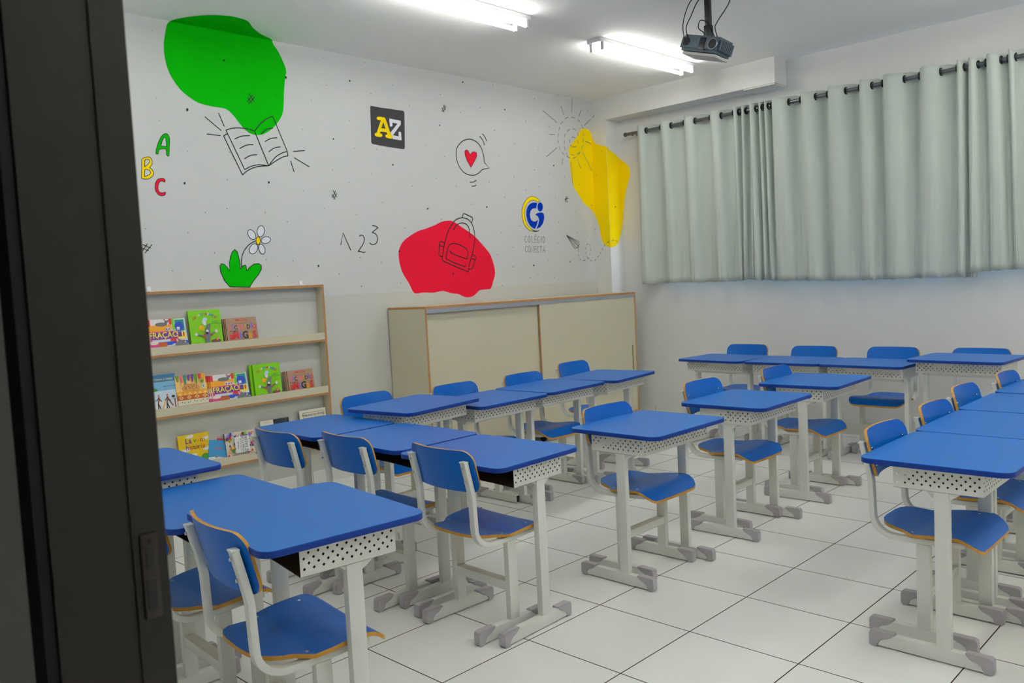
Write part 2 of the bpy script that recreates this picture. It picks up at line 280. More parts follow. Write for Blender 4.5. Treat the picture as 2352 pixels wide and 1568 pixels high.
# ---------------------------------------------------------------- wall paintings
ART=[('painted_blob','large green painted blob running from the wall up onto the ceiling','wall painting',None,[('F','green',1,'C',[(0.6097,3.095),(0.6098,3.0766),(0.6198,3.0413),(0.6334,3.0076),(0.649,2.9722),(0.6681,2.9383),(0.689,2.9069),(0.7114,2.878),(0.7356,2.8516),(0.7617,2.829),(0.7907,2.8101),(0.8217,2.7948),(0.8511,2.7844),(0.8774,2.7798),(0.9022,2.7801),(0.9265,2.7833),(0.9502,2.7873),(0.9734,2.7941),(0.9979,2.8087),(1.0237,2.8356),(1.051,2.8706),(1.0817,2.9058),(1.1174,2.9394),(1.1567,2.9732),(1.1963,3.0035),(1.2365,3.0267),(1.2769,3.046),(1.312,3.0684),(1.335,3.0943),(1.3354,3.095)]),('F','green',1,'M',[(0.5975,3.1811),(0.6097,3.19),(1.3354,3.19),(1.3355,3.1806),(1.3392,3.168),(1.3512,3.1523),(1.3667,3.1336),(1.3826,3.1097),(1.3997,3.0765),(1.4171,3.038),(1.4282,3.0044),(1.4288,2.9829),(1.4229,2.9665),(1.4165,2.9445),(1.411,2.9118),(1.4049,2.8734),(1.399,2.8334),(1.3943,2.7903),(1.3898,2.7456),(1.383,2.7071),(1.3731,2.6794),(1.3608,2.6579),(1.3458,2.6371),(1.3272,2.6144),(1.3058,2.5924),(1.2842,2.573),(1.2628,2.5568),(1.2412,2.5431),(1.2209,2.5325),(1.203,2.5254),(1.1863,2.5212),(1.169,2.5194),(1.1497,2.5198),(1.1298,2.5225),(1.1111,2.5278),(1.0948,2.5355),(1.0797,2.5459),(1.064,2.5596),(1.0465,2.579),(1.0283,2.6017),(1.0119,2.6216),(0.9984,2.6364),(0.9865,2.6485),(0.9745,2.6585),(0.963,2.6664),(0.9514,2.6723),(0.9361,2.6764),(0.916,2.6777),(0.8924,2.6772),(0.8656,2.6779),(0.833,2.6806),(0.7975,2.6844),(0.7666,2.6897),(0.7447,2.6962),(0.7272,2.7042),(0.7084,2.7151),(0.6855,2.7291),(0.6614,2.746),(0.6385,2.7668),(0.6169,2.7929),(0.5966,2.8228),(0.5801,2.8539),(0.5686,2.8862),(0.5607,2.9196),(0.5556,2.9515),(0.5533,2.9804),(0.5537,3.0079),(0.5559,3.0349),(0.5598,3.062),(0.5655,3.0887),(0.5721,3.114),(0.578,3.1383),(0.585,3.1613)])]),
('painted_hash_mark','small dark hash mark drawn on the green blob','wall painting',None,[('L','ink',3,'M',[(1.1239,2.7976),(1.159,2.7468)],0.0054),('L','ink',3,'M',[(1.1136,2.7715),(1.142,2.7319)],0.0054),('L','ink',3,'M',[(1.1569,2.7941),(1.1067,2.7369)],0.0054),('L','ink',3,'M',[(1.1685,2.782),(1.1184,2.7269)],0.0054)]),
('painted_blob','red painted blob behind the backpack drawing','wall painting',None,[('F','red',1,'M',[(2.341,1.7046),(2.3468,1.7244),(2.3556,1.7413),(2.3674,1.7577),(2.3812,1.774),(2.398,1.7898),(2.422,1.8067),(2.4581,1.8269),(2.5017,1.8483),(2.5414,1.8657),(2.5711,1.8753),(2.5967,1.8807),(2.6252,1.8874),(2.6612,1.8978),(2.7002,1.9096),(2.7355,1.9208),(2.763,1.9315),(2.7866,1.9416),(2.8108,1.9497),(2.8384,1.9554),(2.8666,1.959),(2.8921,1.9605),(2.9111,1.9606),(2.9273,1.9585),(2.948,1.9521),(2.9767,1.9395),(3.0101,1.9225),(3.0465,1.9035),(3.0873,1.8835),(3.1311,1.8615),(3.1723,1.8377),(3.2085,1.8114),(3.2419,1.7833),(3.2733,1.7556),(3.304,1.7291),(3.3327,1.703),(3.3561,1.6768),(3.3722,1.6508),(3.3829,1.6247),(3.3918,1.5975),(3.4011,1.5681),(3.4084,1.5375),(3.4103,1.5081),(3.4038,1.4804),(3.3917,1.4539),(3.3796,1.4298),(3.3697,1.407),(3.3596,1.3865),(3.3477,1.3716),(3.334,1.3651),(3.3184,1.3641),(3.2991,1.3637),(3.2728,1.3631),(3.2429,1.3632),(3.2175,1.3611),(3.2009,1.3555),(3.1887,1.3478),(3.1757,1.3395),(3.1605,1.3302),(3.1445,1.3204),(3.1273,1.3125),(3.1078,1.3076),(3.0871,1.3047),(3.0674,1.3037),(3.0501,1.3049),(3.0337,1.308),(3.016,1.3129),(2.9965,1.3205),(2.9758,1.3299),(2.9536,1.3376),(2.9298,1.3416),(2.9046,1.3439),(2.8782,1.3476),(2.8492,1.3551),(2.8192,1.3639),(2.7925,1.37),(2.7718,1.3712),(2.7544,1.3697),(2.737,1.3677),(2.7205,1.3652),(2.7041,1.3622),(2.6818,1.3607),(2.6489,1.3623),(2.6103,1.3654),(2.5746,1.3672),(2.5435,1.3655),(2.5151,1.3626),(2.4922,1.3625),(2.4774,1.3663),(2.4681,1.373),(2.459,1.3839),(2.45,1.3998),(2.4412,1.4199),(2.429,1.4436),(2.4095,1.4719),(2.3866,1.5037),(2.3676,1.5351),(2.3551,1.5655),(2.3463,1.5957),(2.3406,1.6247),(2.3377,1.653),(2.3379,1.6803)])]),
('painted_blob','yellow painted blob wrapping around the corner pillar','wall painting',None,[('F','yellow',1,'M',[(4.505,2.656),(4.5067,2.6848),(4.5116,2.6997),(4.5224,2.7143),(4.5419,2.732),(4.5674,2.7494),(4.5932,2.7701),(4.6185,2.798),(4.6441,2.8292),(4.6669,2.8555),(4.6842,2.8734),(4.6986,2.8863),(4.7154,2.896),(4.7375,2.9033),(4.7621,2.9074),(4.7853,2.9085),(4.8062,2.9067),(4.8257,2.902),(4.8424,2.8935),(4.8549,2.8802),(4.8646,2.8631),(4.87,2.8531),(4.87,2.0546),(4.856,2.0714),(4.835,2.0907),(4.8125,2.1066),(4.7888,2.1213),(4.7636,2.1331),(4.7372,2.1438),(4.71,2.1599),(4.6819,2.185),(4.653,2.2154),(4.6244,2.2469),(4.5942,2.2774),(4.5643,2.3091),(4.541,2.344),(4.528,2.3821),(4.5215,2.4236),(4.5164,2.4715),(4.5106,2.5335),(4.5062,2.6018)]),('F','yellow',1,'P',[(3.095,2.8531),(3.0916,2.8443),(3.0847,2.8233),(3.0779,2.8015),(3.0667,2.782),(3.0494,2.7661),(3.0278,2.7525),(3.0031,2.7403),(2.9726,2.7297),(2.9391,2.7206),(2.913,2.711),(2.913,1.717),(2.9251,1.7183),(2.9509,1.7256),(2.9734,1.7366),(2.9912,1.7511),(3.0058,1.7692),(3.0174,1.7914),(3.0248,1.8182),(3.0294,1.849),(3.0351,1.8815),(3.0432,1.9164),(3.0524,1.953),(3.0633,1.9874),(3.0761,2.0184),(3.0905,2.0472),(3.095,2.0546)]),('F','yellow',1,'S',[(4.87,2.711),(4.8714,2.7109),(4.8902,2.7034),(4.901,2.6935),(4.917,2.6827),(4.945,2.6714),(4.9785,2.6593),(5.0107,2.6461),(5.039,2.6311),(5.0659,2.615),(5.08,2.6076),(5.08,1.935),(5.0702,1.9034),(5.0522,1.8596),(5.0315,1.8177),(5.0128,1.7841),(5.0,1.763),(4.9891,1.7501),(4.973,1.7396),(4.9479,1.7288),(4.9177,1.7203),(4.8866,1.7163),(4.87,1.717)]),('F','yellow',1,'W',[(2.913,2.6076),(2.9032,2.5983),(2.8819,2.5826),(2.8605,2.5685),(2.8411,2.5531),(2.8235,2.5355),(2.8078,2.5166),(2.7966,2.4959),(2.7907,2.4741),(2.7893,2.4503),(2.793,2.4224),(2.804,2.3874),(2.8201,2.3481),(2.8351,2.3102),(2.8469,2.2788),(2.8576,2.2489),(2.8677,2.2107),(2.8772,2.1564),(2.8862,2.0937),(2.895,2.0357),(2.9029,1.988),(2.9106,1.9452),(2.913,1.935)])]),
('painted_letter','green outlined painted letter A','wall painting',None,[('F','ink',1,'M',[(0.4477,2.3396),(0.4476,2.3458),(0.4499,2.356),(0.4549,2.373),(0.4618,2.3925),(0.4695,2.4114),(0.4782,2.4295),(0.488,2.446),(0.4987,2.4595),(0.5109,2.4683),(0.5225,2.4727),(0.5317,2.4722),(0.5389,2.4676),(0.5437,2.4588),(0.5464,2.4473),(0.5469,2.4354),(0.5458,2.4203),(0.5436,2.3988),(0.5407,2.375),(0.5379,2.3495),(0.5346,2.3296),(0.5298,2.3257),(0.5247,2.3282),(0.5197,2.3289),(0.516,2.3342),(0.5169,2.3525),(0.5165,2.3701),(0.5085,2.3726),(0.4976,2.3701),(0.4853,2.369),(0.4746,2.3653),(0.4705,2.3558),(0.4685,2.3456),(0.4661,2.3395),(0.4632,2.3357),(0.4588,2.3339),(0.4541,2.3341),(0.4502,2.3357)]),('F','green',2,'M',[(0.4518,2.3415),(0.4518,2.3466),(0.4537,2.3557),(0.4587,2.3723),(0.4654,2.3916),(0.473,2.4103),(0.4816,2.428),(0.4911,2.4439),(0.5012,2.4567),(0.5122,2.4646),(0.5223,2.4684),(0.5299,2.4682),(0.5356,2.4643),(0.5399,2.4565),(0.5424,2.4461),(0.5428,2.4347),(0.5418,2.4199),(0.5395,2.3984),(0.5367,2.3748),(0.5339,2.3511),(0.5311,2.333),(0.5287,2.3298),(0.5262,2.3323),(0.5228,2.3321),(0.5201,2.3366),(0.5213,2.3555),(0.5205,2.374),(0.5108,2.3767),(0.4979,2.374),(0.4838,2.3727),(0.4717,2.3686),(0.4669,2.3577),(0.4649,2.3466),(0.4628,2.3415),(0.4609,2.3391),(0.4583,2.338),(0.4557,2.3382),(0.4533,2.3389)]),('F','ink',3,'M',[(0.4824,2.3867),(0.4922,2.4158),(0.5031,2.439),(0.5146,2.4499),(0.5215,2.4406),(0.5231,2.4154),(0.5217,2.386),(0.5021,2.3874)]),('F','wallpaint',4,'M',[(0.4877,2.3908),(0.4959,2.4149),(0.5063,2.4371),(0.5137,2.444),(0.5176,2.4388),(0.5191,2.4148),(0.5179,2.3903),(0.5028,2.3914)])]),
('painted_letter','yellow outlined painted letter B','wall painting',None,[('F','ink',1,'M',[(0.3564,2.2947),(0.3605,2.3039),(0.3676,2.3072),(0.3814,2.313),(0.3963,2.3166),(0.4069,2.3164),(0.4151,2.312),(0.4217,2.301),(0.425,2.2876),(0.4234,2.2759),(0.4188,2.265),(0.4108,2.2558),(0.4056,2.248),(0.412,2.2428),(0.421,2.2371),(0.4258,2.2268),(0.4276,2.2153),(0.4254,2.2044),(0.4191,2.1941),(0.4065,2.1841),(0.3924,2.1763),(0.3816,2.173),(0.3715,2.1723),(0.3604,2.1732),(0.3512,2.1756),(0.3467,2.1768),(0.3455,2.1841),(0.348,2.2076),(0.3518,2.2373),(0.3537,2.2685)]),('F','yellow',2,'M',[(0.3601,2.2935),(0.3634,2.3017),(0.3694,2.3039),(0.3822,2.3091),(0.3959,2.3126),(0.4051,2.3125),(0.4121,2.3087),(0.4179,2.2988),(0.4209,2.2869),(0.4196,2.2765),(0.4153,2.2664),(0.4062,2.2561),(0.4001,2.2468),(0.4075,2.2406),(0.4176,2.2345),(0.4221,2.2251),(0.4235,2.215),(0.4217,2.2055),(0.416,2.1964),(0.4044,2.1872),(0.3913,2.18),(0.3812,2.1769),(0.3719,2.1762),(0.3619,2.1771),(0.3537,2.1792),(0.35,2.1793),(0.3494,2.1855),(0.3519,2.2083),(0.3556,2.2374),(0.3576,2.2681)]),('F','ink',3,'M',[(0.3704,2.2502),(0.3708,2.2698),(0.3745,2.2915),(0.3803,2.2983),(0.3875,2.2998),(0.3961,2.3009),(0.4037,2.2995),(0.4077,2.2938),(0.4086,2.2865),(0.4057,2.2797),(0.4001,2.2727),(0.3925,2.2652),(0.3842,2.2584),(0.376,2.2508)]),('F','wallpaint',4,'M',[(0.3748,2.257),(0.3754,2.2726),(0.3782,2.2896),(0.3826,2.2948),(0.3881,2.2959),(0.3949,2.2967),(0.4008,2.2956),(0.4038,2.2917),(0.4043,2.2864),(0.402,2.2809),(0.3973,2.2749),(0.3898,2.2677),(0.3822,2.2614),(0.3774,2.2563)]),('F','ink',3,'M',[(0.364,2.1887),(0.3648,2.2101),(0.3698,2.2325),(0.3785,2.2377),(0.3884,2.2366),(0.3972,2.2346),(0.4041,2.2302),(0.4076,2.2225),(0.4079,2.2141),(0.4049,2.2076),(0.3989,2.2018),(0.3893,2.1966),(0.379,2.1924),(0.3699,2.1872)]),('F','wallpaint',4,'M',[(0.3684,2.1936),(0.3693,2.2112),(0.3732,2.2294),(0.3798,2.2336),(0.3875,2.2326),(0.3948,2.2309),(0.4007,2.2272),(0.4035,2.2211),(0.4037,2.2145),(0.4015,2.2094),(0.3966,2.2047),(0.3875,2.1999),(0.3781,2.1961),(0.3718,2.1921)])]),
('painted_letter','red outlined painted letter C','wall painting',None,[('F','ink',1,'M',[(0.4256,2.1262),(0.4272,2.1395),(0.4307,2.1532),(0.4367,2.1657),(0.4445,2.1762),(0.4544,2.1825),(0.4649,2.1862),(0.4744,2.1878),(0.4831,2.1872),(0.4912,2.184),(0.497,2.1789),(0.498,2.1721),(0.4965,2.1654),(0.4937,2.1611),(0.4899,2.1591),(0.4861,2.1612),(0.4812,2.1641),(0.4739,2.1651),(0.4661,2.1639),(0.4597,2.1585),(0.4544,2.1499),(0.4503,2.1375),(0.4479,2.1242),(0.4483,2.1127),(0.4508,2.1035),(0.455,2.0988),(0.4607,2.0965),(0.468,2.0953),(0.4758,2.0956),(0.4835,2.0987),(0.4899,2.1007),(0.4934,2.0975),(0.4943,2.0919),(0.4925,2.0849),(0.4881,2.0782),(0.4802,2.0742),(0.4709,2.0721),(0.4618,2.0718),(0.4529,2.0738),(0.4446,2.0783),(0.4373,2.0851),(0.4312,2.0947),(0.4269,2.1055),(0.4253,2.1154)]),('F','red',2,'M',[(0.4295,2.1264),(0.4311,2.1392),(0.4344,2.1522),(0.4399,2.1638),(0.4471,2.1733),(0.4561,2.1791),(0.4654,2.1823),(0.474,2.1837),(0.4816,2.1832),(0.4883,2.1805),(0.4929,2.1765),(0.4937,2.1714),(0.4926,2.1668),(0.4916,2.1645),(0.4897,2.164),(0.4872,2.1658),(0.4827,2.168),(0.474,2.1691),(0.4646,2.1678),(0.457,2.1612),(0.4509,2.1513),(0.4463,2.1381),(0.4439,2.124),(0.4443,2.1114),(0.4471,2.1011),(0.4522,2.0955),(0.459,2.0927),(0.4675,2.0914),(0.4759,2.0917),(0.4827,2.094),(0.4876,2.0959),(0.4898,2.0946),(0.4899,2.0914),(0.4886,2.0863),(0.4853,2.0812),(0.4788,2.0779),(0.4708,2.0761),(0.4628,2.0758),(0.4547,2.0776),(0.4472,2.0816),(0.4405,2.0878),(0.4348,2.0968),(0.4308,2.1069),(0.4292,2.1162)])]),
('painted_book_drawing','line drawing of an open book with rays, below the green blob','wall painting',None,[('L','ink',2,'M',[(0.9366,2.5311),(1.0533,2.2757)],0.0066),('L','ink',2,'M',[(0.9161,2.4922),(1.034,2.2391)],0.0065),('L','ink',2,'M',[(0.9161,2.4922),(0.9451,2.5074)],0.0065),('L','ink',2,'M',[(1.1483,2.5449),(1.2381,2.3132)],0.0067),('L','ink',2,'M',[(1.2971,2.6607),(1.3923,2.4268)],0.0068),('L','ink',2,'M',[(1.3923,2.4268),(1.3959,2.3925)],0.0068),('L','ink',2,'M',[(0.7943,2.6061),(0.9021,2.5256)],0.0064),('L','ink',2,'M',[(0.8924,2.6421),(0.9266,2.5552)],0.0064),('L','ink',2,'M',[(0.7984,2.4933),(0.8963,2.4912)],0.0064),('L','ink',2,'M',[(1.439,2.4272),(1.5376,2.4419)],0.0069),('L','ink',2,'M',[(1.4464,2.3836),(1.5676,2.3264)],0.007),('L','ink',2,'M',[(1.4148,2.3593),(1.4376,2.2818)],0.0069),('L','ink',2,'M',[(0.9366,2.5311),(0.9444,2.5343),(0.9557,2.539),(0.9687,2.544),(0.9819,2.5479),(0.9952,2.5507),(1.0093,2.5529),(1.024,2.5546),(1.0392,2.5557),(1.0555,2.5562),(1.0728,2.5561),(1.0898,2.5555),(1.1049,2.5544),(1.1183,2.5524),(1.1307,2.5496),(1.141,2.5468),(1.1483,2.5449)],0.0065),('L','ink',2,'M',[(1.1483,2.5449),(1.1577,2.5558),(1.1712,2.5715),(1.1864,2.5886),(1.2009,2.6032),(1.2146,2.615),(1.2287,2.6258),(1.2424,2.6352),(1.2552,2.6432),(1.2675,2.6496),(1.2795,2.6544),(1.2898,2.658),(1.2971,2.6607)],0.0067),('L','ink',2,'M',[(1.0533,2.2757),(1.0617,2.2802),(1.0737,2.2868),(1.0876,2.2939),(1.1016,2.2999),(1.1153,2.3047),(1.1298,2.3092),(1.1451,2.3128),(1.1615,2.3152),(1.1812,2.3159),(1.2034,2.3152),(1.2238,2.314),(1.2381,2.3132)],0.0066),('L','ink',2,'M',[(1.0322,2.2375),(1.0409,2.2443),(1.0533,2.2543),(1.0678,2.265),(1.083,2.2745),(1.0985,2.2823),(1.1153,2.2896),(1.1331,2.2961),(1.152,2.3016),(1.1742,2.3059),(1.1992,2.3091),(1.2221,2.3115),(1.2381,2.3132)],0.0066),('L','ink',2,'M',[(1.2381,2.3132),(1.2483,2.3253),(1.2631,2.3428),(1.2795,2.3614),(1.295,2.3767),(1.3092,2.3875),(1.3235,2.3961),(1.3373,2.4032),(1.3502,2.4095),(1.3626,2.415),(1.3746,2.4194),(1.3849,2.4228),(1.3922,2.4252)],0.0068),('L','ink',2,'M',[(1.2381,2.3132),(1.2497,2.3208),(1.2665,2.3317),(1.2851,2.3435),(1.302,2.3539),(1.3167,2.3625),(1.331,2.3706),(1.3446,2.3778),(1.357,2.3835),(1.3688,2.3874),(1.3799,2.3899),(1.3893,2.3914),(1.3959,2.3925)],0.0068),('L','ink',2,'M',[(0.9949,2.4769),(1.004,2.4816),(1.017,2.4883),(1.032,2.4954),(1.0472,2.501),(1.0638,2.5046),(1.0825,2.5072),(1.0995,2.5091),(1.1114,2.5105)],0.0065),('L','ink',2,'M',[(1.0265,2.4152),(1.0351,2.4204),(1.0475,2.4279),(1.0615,2.4357),(1.0754,2.4417),(1.09,2.4454),(1.1061,2.4479),(1.1207,2.4496),(1.1309,2.4508)],0.0066),('L','ink',2,'M',[(1.0557,2.3483),(1.0641,2.3533),(1.0762,2.3607),(1.09,2.3683),(1.1032,2.3743),(1.1169,2.3782),(1.1316,2.3809),(1.1449,2.3828),(1.1542,2.3841)],0.0066),('L','ink',2,'M',[(1.1987,2.532),(1.206,2.5384),(1.2164,2.5476),(1.2284,2.5573),(1.2405,2.565),(1.254,2.5702),(1.2691,2.5742),(1.2829,2.5771),(1.2925,2.5792)],0.0067),('L','ink',2,'M',[(1.2218,2.4782),(1.2294,2.4831),(1.2404,2.4901),(1.253,2.4976),(1.2658,2.5035),(1.28,2.5075),(1.2959,2.5106),(1.3104,2.5128),(1.3206,2.5145)],0.0067),('L','ink',2,'M',[(1.2456,2.4101),(1.2537,2.4161),(1.2653,2.4247),(1.2784,2.4337),(1.2913,2.4407),(1.3048,2.4453),(1.3195,2.4485),(1.3328,2.4509),(1.3421,2.4525)],0.0067)]),
('painted_hash_mark','small dark hash mark painted left of the green leaf plant','wall painting',None,[('L','ink',2,'M',[(0.3208,1.7655),(0.3709,1.7409)],0.005),('L','ink',2,'M',[(0.3088,1.7447),(0.3557,1.7249)],0.0049),('L','ink',2,'M',[(0.3508,1.7689),(0.3155,1.7252)],0.0049),('L','ink',2,'M',[(0.3798,1.7654),(0.3302,1.7098)],0.0049)]),
('painted_hash_mark','small dark hash mark painted above the number 1 2 3','wall painting',None,[('L','ink',2,'M',[(1.7564,2.1662),(1.7858,2.1155)],0.0052),('L','ink',2,'M',[(1.7443,2.1361),(1.7708,2.0984)],0.0052),('L','ink',2,'M',[(1.7796,2.1623),(1.7443,2.1098)],0.0052),('L','ink',2,'M',[(1.79,2.1446),(1.7562,2.0995)],0.0052)]),
('painted_hash_mark','small dark hash mark painted right of the black square logo','wall painting',None,[('L','ink',2,'M',[(2.9016,2.9259),(2.927,2.8856)],0.0058),('L','ink',2,'M',[(2.8838,2.9018),(2.9096,2.868)],0.0058),('L','ink',2,'M',[(2.9201,2.9262),(2.8812,2.8667)],0.0058),('L','ink',2,'M',[(2.9319,2.9183),(2.8984,2.8668)],0.0058)]),
('painted_hash_mark','small dark hash mark painted above the paper plane','wall painting',None,[('L','ink',2,'M',[(4.4266,2.2234),(4.4507,2.164)],0.0064),('L','ink',2,'M',[(4.4116,2.1981),(4.4342,2.1667)],0.0064),('L','ink',2,'M',[(4.4501,2.2264),(4.4128,2.1692)],0.0063),('L','ink',2,'M',[(4.408,2.1948),(4.4671,2.2077)],0.0064)]),
('painted_flower_drawing','green leaf clump with a white daisy painted above the bookcase','wall painting',None,[('F','ink',1,'M',[(0.8815,1.4747),(0.845,1.518),(0.8221,1.5785),(0.8198,1.6196),(0.8307,1.638),(0.8541,1.6338),(0.8762,1.6109),(0.889,1.5903),(0.8887,1.6369),(0.8994,1.6818),(0.9165,1.7155),(0.9381,1.7334),(0.957,1.7152),(0.9659,1.6734),(0.9711,1.6355),(0.9709,1.6013),(0.9863,1.62),(1.0057,1.6257),(1.0148,1.6156),(1.0169,1.5888),(1.0394,1.6113),(1.0701,1.6298),(1.1084,1.6345),(1.1302,1.621),(1.1286,1.5901),(1.1019,1.5521),(1.0653,1.5146),(1.0328,1.4735),(1.0323,1.4673)]),('F','green',2,'M',[(0.8845,1.4798),(0.85,1.5208),(0.8275,1.5798),(0.8254,1.6186),(0.8334,1.6321),(0.8511,1.629),(0.8716,1.6077),(0.8919,1.5803),(0.8943,1.6367),(0.9048,1.6804),(0.9211,1.7124),(0.9376,1.7261),(0.9517,1.7124),(0.9603,1.6723),(0.9654,1.6349),(0.9671,1.5911),(0.9897,1.6155),(1.0035,1.6195),(1.0092,1.6133),(1.0129,1.5786),(1.0431,1.6072),(1.072,1.6247),(1.1066,1.6289),(1.1241,1.6181),(1.1228,1.5915),(1.0972,1.5552),(1.0607,1.5179),(1.0271,1.4752),(1.0269,1.473)]),('L','ink',1,'M',[(0.9772,1.6088),(0.9775,1.6175),(0.9779,1.6299),(0.9788,1.6441),(0.9811,1.6581),(0.9847,1.672),(0.9892,1.6867),(0.995,1.7012),(1.002,1.7148),(1.0105,1.7274),(1.0205,1.7394),(1.0314,1.7505),(1.0427,1.7603),(1.0558,1.7689),(1.0705,1.7765),(1.0839,1.7827),(1.0933,1.7871)],0.0066),('F','ink',2,'M',[(1.1709,1.8514),(1.1649,1.8358),(1.1553,1.8232),(1.1434,1.8154),(1.1312,1.8137),(1.1205,1.8183),(1.1129,1.8284),(1.1095,1.8425),(1.1109,1.8586),(1.1169,1.874),(1.1264,1.8867),(1.1382,1.8945),(1.1504,1.8963),(1.1612,1.8918),(1.1689,1.8817),(1.1723,1.8675)]),('F','white',3,'M',[(1.1658,1.852),(1.1603,1.8377),(1.1517,1.8263),(1.1417,1.8198),(1.1323,1.8185),(1.1241,1.822),(1.1177,1.8305),(1.1147,1.8432),(1.1159,1.858),(1.1214,1.8722),(1.13,1.8835),(1.1399,1.8901),(1.1493,1.8915),(1.1576,1.8881),(1.1641,1.8796),(1.1671,1.8668)]),('F','ink',2,'M',[(1.096,1.8454),(1.1019,1.8314),(1.1031,1.8174),(1.0993,1.8056),(1.0912,1.7977),(1.08,1.795),(1.0674,1.7978),(1.0554,1.8057),(1.0457,1.8175),(1.0398,1.8314),(1.0387,1.8452),(1.0424,1.857),(1.0505,1.8649),(1.0616,1.8677),(1.0742,1.865),(1.0862,1.8572)]),('F','white',3,'M',[(1.0915,1.8429),(1.097,1.8301),(1.098,1.8176),(1.0949,1.8077),(1.0887,1.8018),(1.0803,1.7997),(1.0698,1.8021),(1.059,1.8091),(1.0501,1.82),(1.0448,1.8327),(1.0437,1.8451),(1.0468,1.8549),(1.0529,1.8609),(1.0613,1.863),(1.0718,1.8607),(1.0826,1.8537)]),('F','ink',2,'M',[(1.2144,1.8028),(1.2134,1.7923),(1.2065,1.7821),(1.1949,1.7738),(1.1804,1.7685),(1.1651,1.7672),(1.1514,1.7699),(1.1414,1.7764),(1.1365,1.7855),(1.1376,1.7958),(1.1443,1.806),(1.1558,1.8143),(1.1703,1.8196),(1.1855,1.8211),(1.1993,1.8184),(1.2095,1.812)]),('F','white',3,'M',[(1.2091,1.8017),(1.2083,1.7935),(1.2027,1.7851),(1.1925,1.7778),(1.1795,1.7731),(1.1658,1.7719),(1.1538,1.7743),(1.1455,1.7796),(1.1418,1.7866),(1.1426,1.7947),(1.1481,1.803),(1.1582,1.8103),(1.1712,1.8151),(1.1849,1.8164),(1.1969,1.814),(1.2053,1.8087)]),('F','ink',2,'M',[(1.1036,1.7195),(1.0926,1.7071),(1.0792,1.6988),(1.0654,1.6957),(1.0534,1.6984),(1.0448,1.7064),(1.0411,1.7184),(1.0428,1.7327),(1.0496,1.7472),(1.0604,1.7595),(1.0738,1.7679),(1.0876,1.7711),(1.0997,1.7686),(1.1084,1.7606),(1.1122,1.7485),(1.1105,1.734)]),('F','white',3,'M',[(1.0993,1.7217),(1.0893,1.7105),(1.0774,1.703),(1.0657,1.7004),(1.0561,1.7026),(1.0493,1.7089),(1.0462,1.7191),(1.0477,1.7318),(1.0538,1.745),(1.0638,1.7562),(1.0756,1.7637),(1.0873,1.7664),(1.097,1.7643),(1.1038,1.758),(1.107,1.7478),(1.1055,1.7349)]),('F','ink',2,'M',[(1.1646,1.7385),(1.1666,1.7239),(1.1646,1.7103),(1.1587,1.7001),(1.15,1.6946),(1.1397,1.6948),(1.1294,1.7005),(1.1207,1.711),(1.1149,1.7245),(1.1129,1.7391),(1.1149,1.7525),(1.1207,1.7627),(1.1294,1.7682),(1.1397,1.7682),(1.15,1.7625),(1.1587,1.7521)]),('F','white',3,'M',[(1.1596,1.7371),(1.1614,1.7236),(1.1596,1.7115),(1.1548,1.7031),(1.1487,1.6993),(1.1414,1.6994),(1.133,1.7041),(1.1252,1.7134),(1.1199,1.7259),(1.118,1.7393),(1.1199,1.7513),(1.1246,1.7597),(1.1307,1.7636),(1.1379,1.7635),(1.1464,1.7589),(1.1542,1.7496)]),('F','ink',4,'M',[(1.1348,1.7894),(1.1319,1.7767),(1.1257,1.7665),(1.1175,1.7609),(1.1088,1.7609),(1.1015,1.7665),(1.0969,1.7767),(1.096,1.7894),(1.0989,1.802),(1.1051,1.8122),(1.1133,1.8179),(1.1219,1.8179),(1.1293,1.8123),(1.1339,1.8021)]),('F','yellow',5,'M',[(1.1297,1.7894),(1.1271,1.778),(1.1219,1.7695),(1.1161,1.7655),(1.1109,1.7655),(1.1058,1.7695),(1.1019,1.778),(1.1011,1.7894),(1.1037,1.8007),(1.1089,1.8093),(1.1147,1.8133),(1.1198,1.8133),(1.125,1.8093),(1.1289,1.8008)])]),
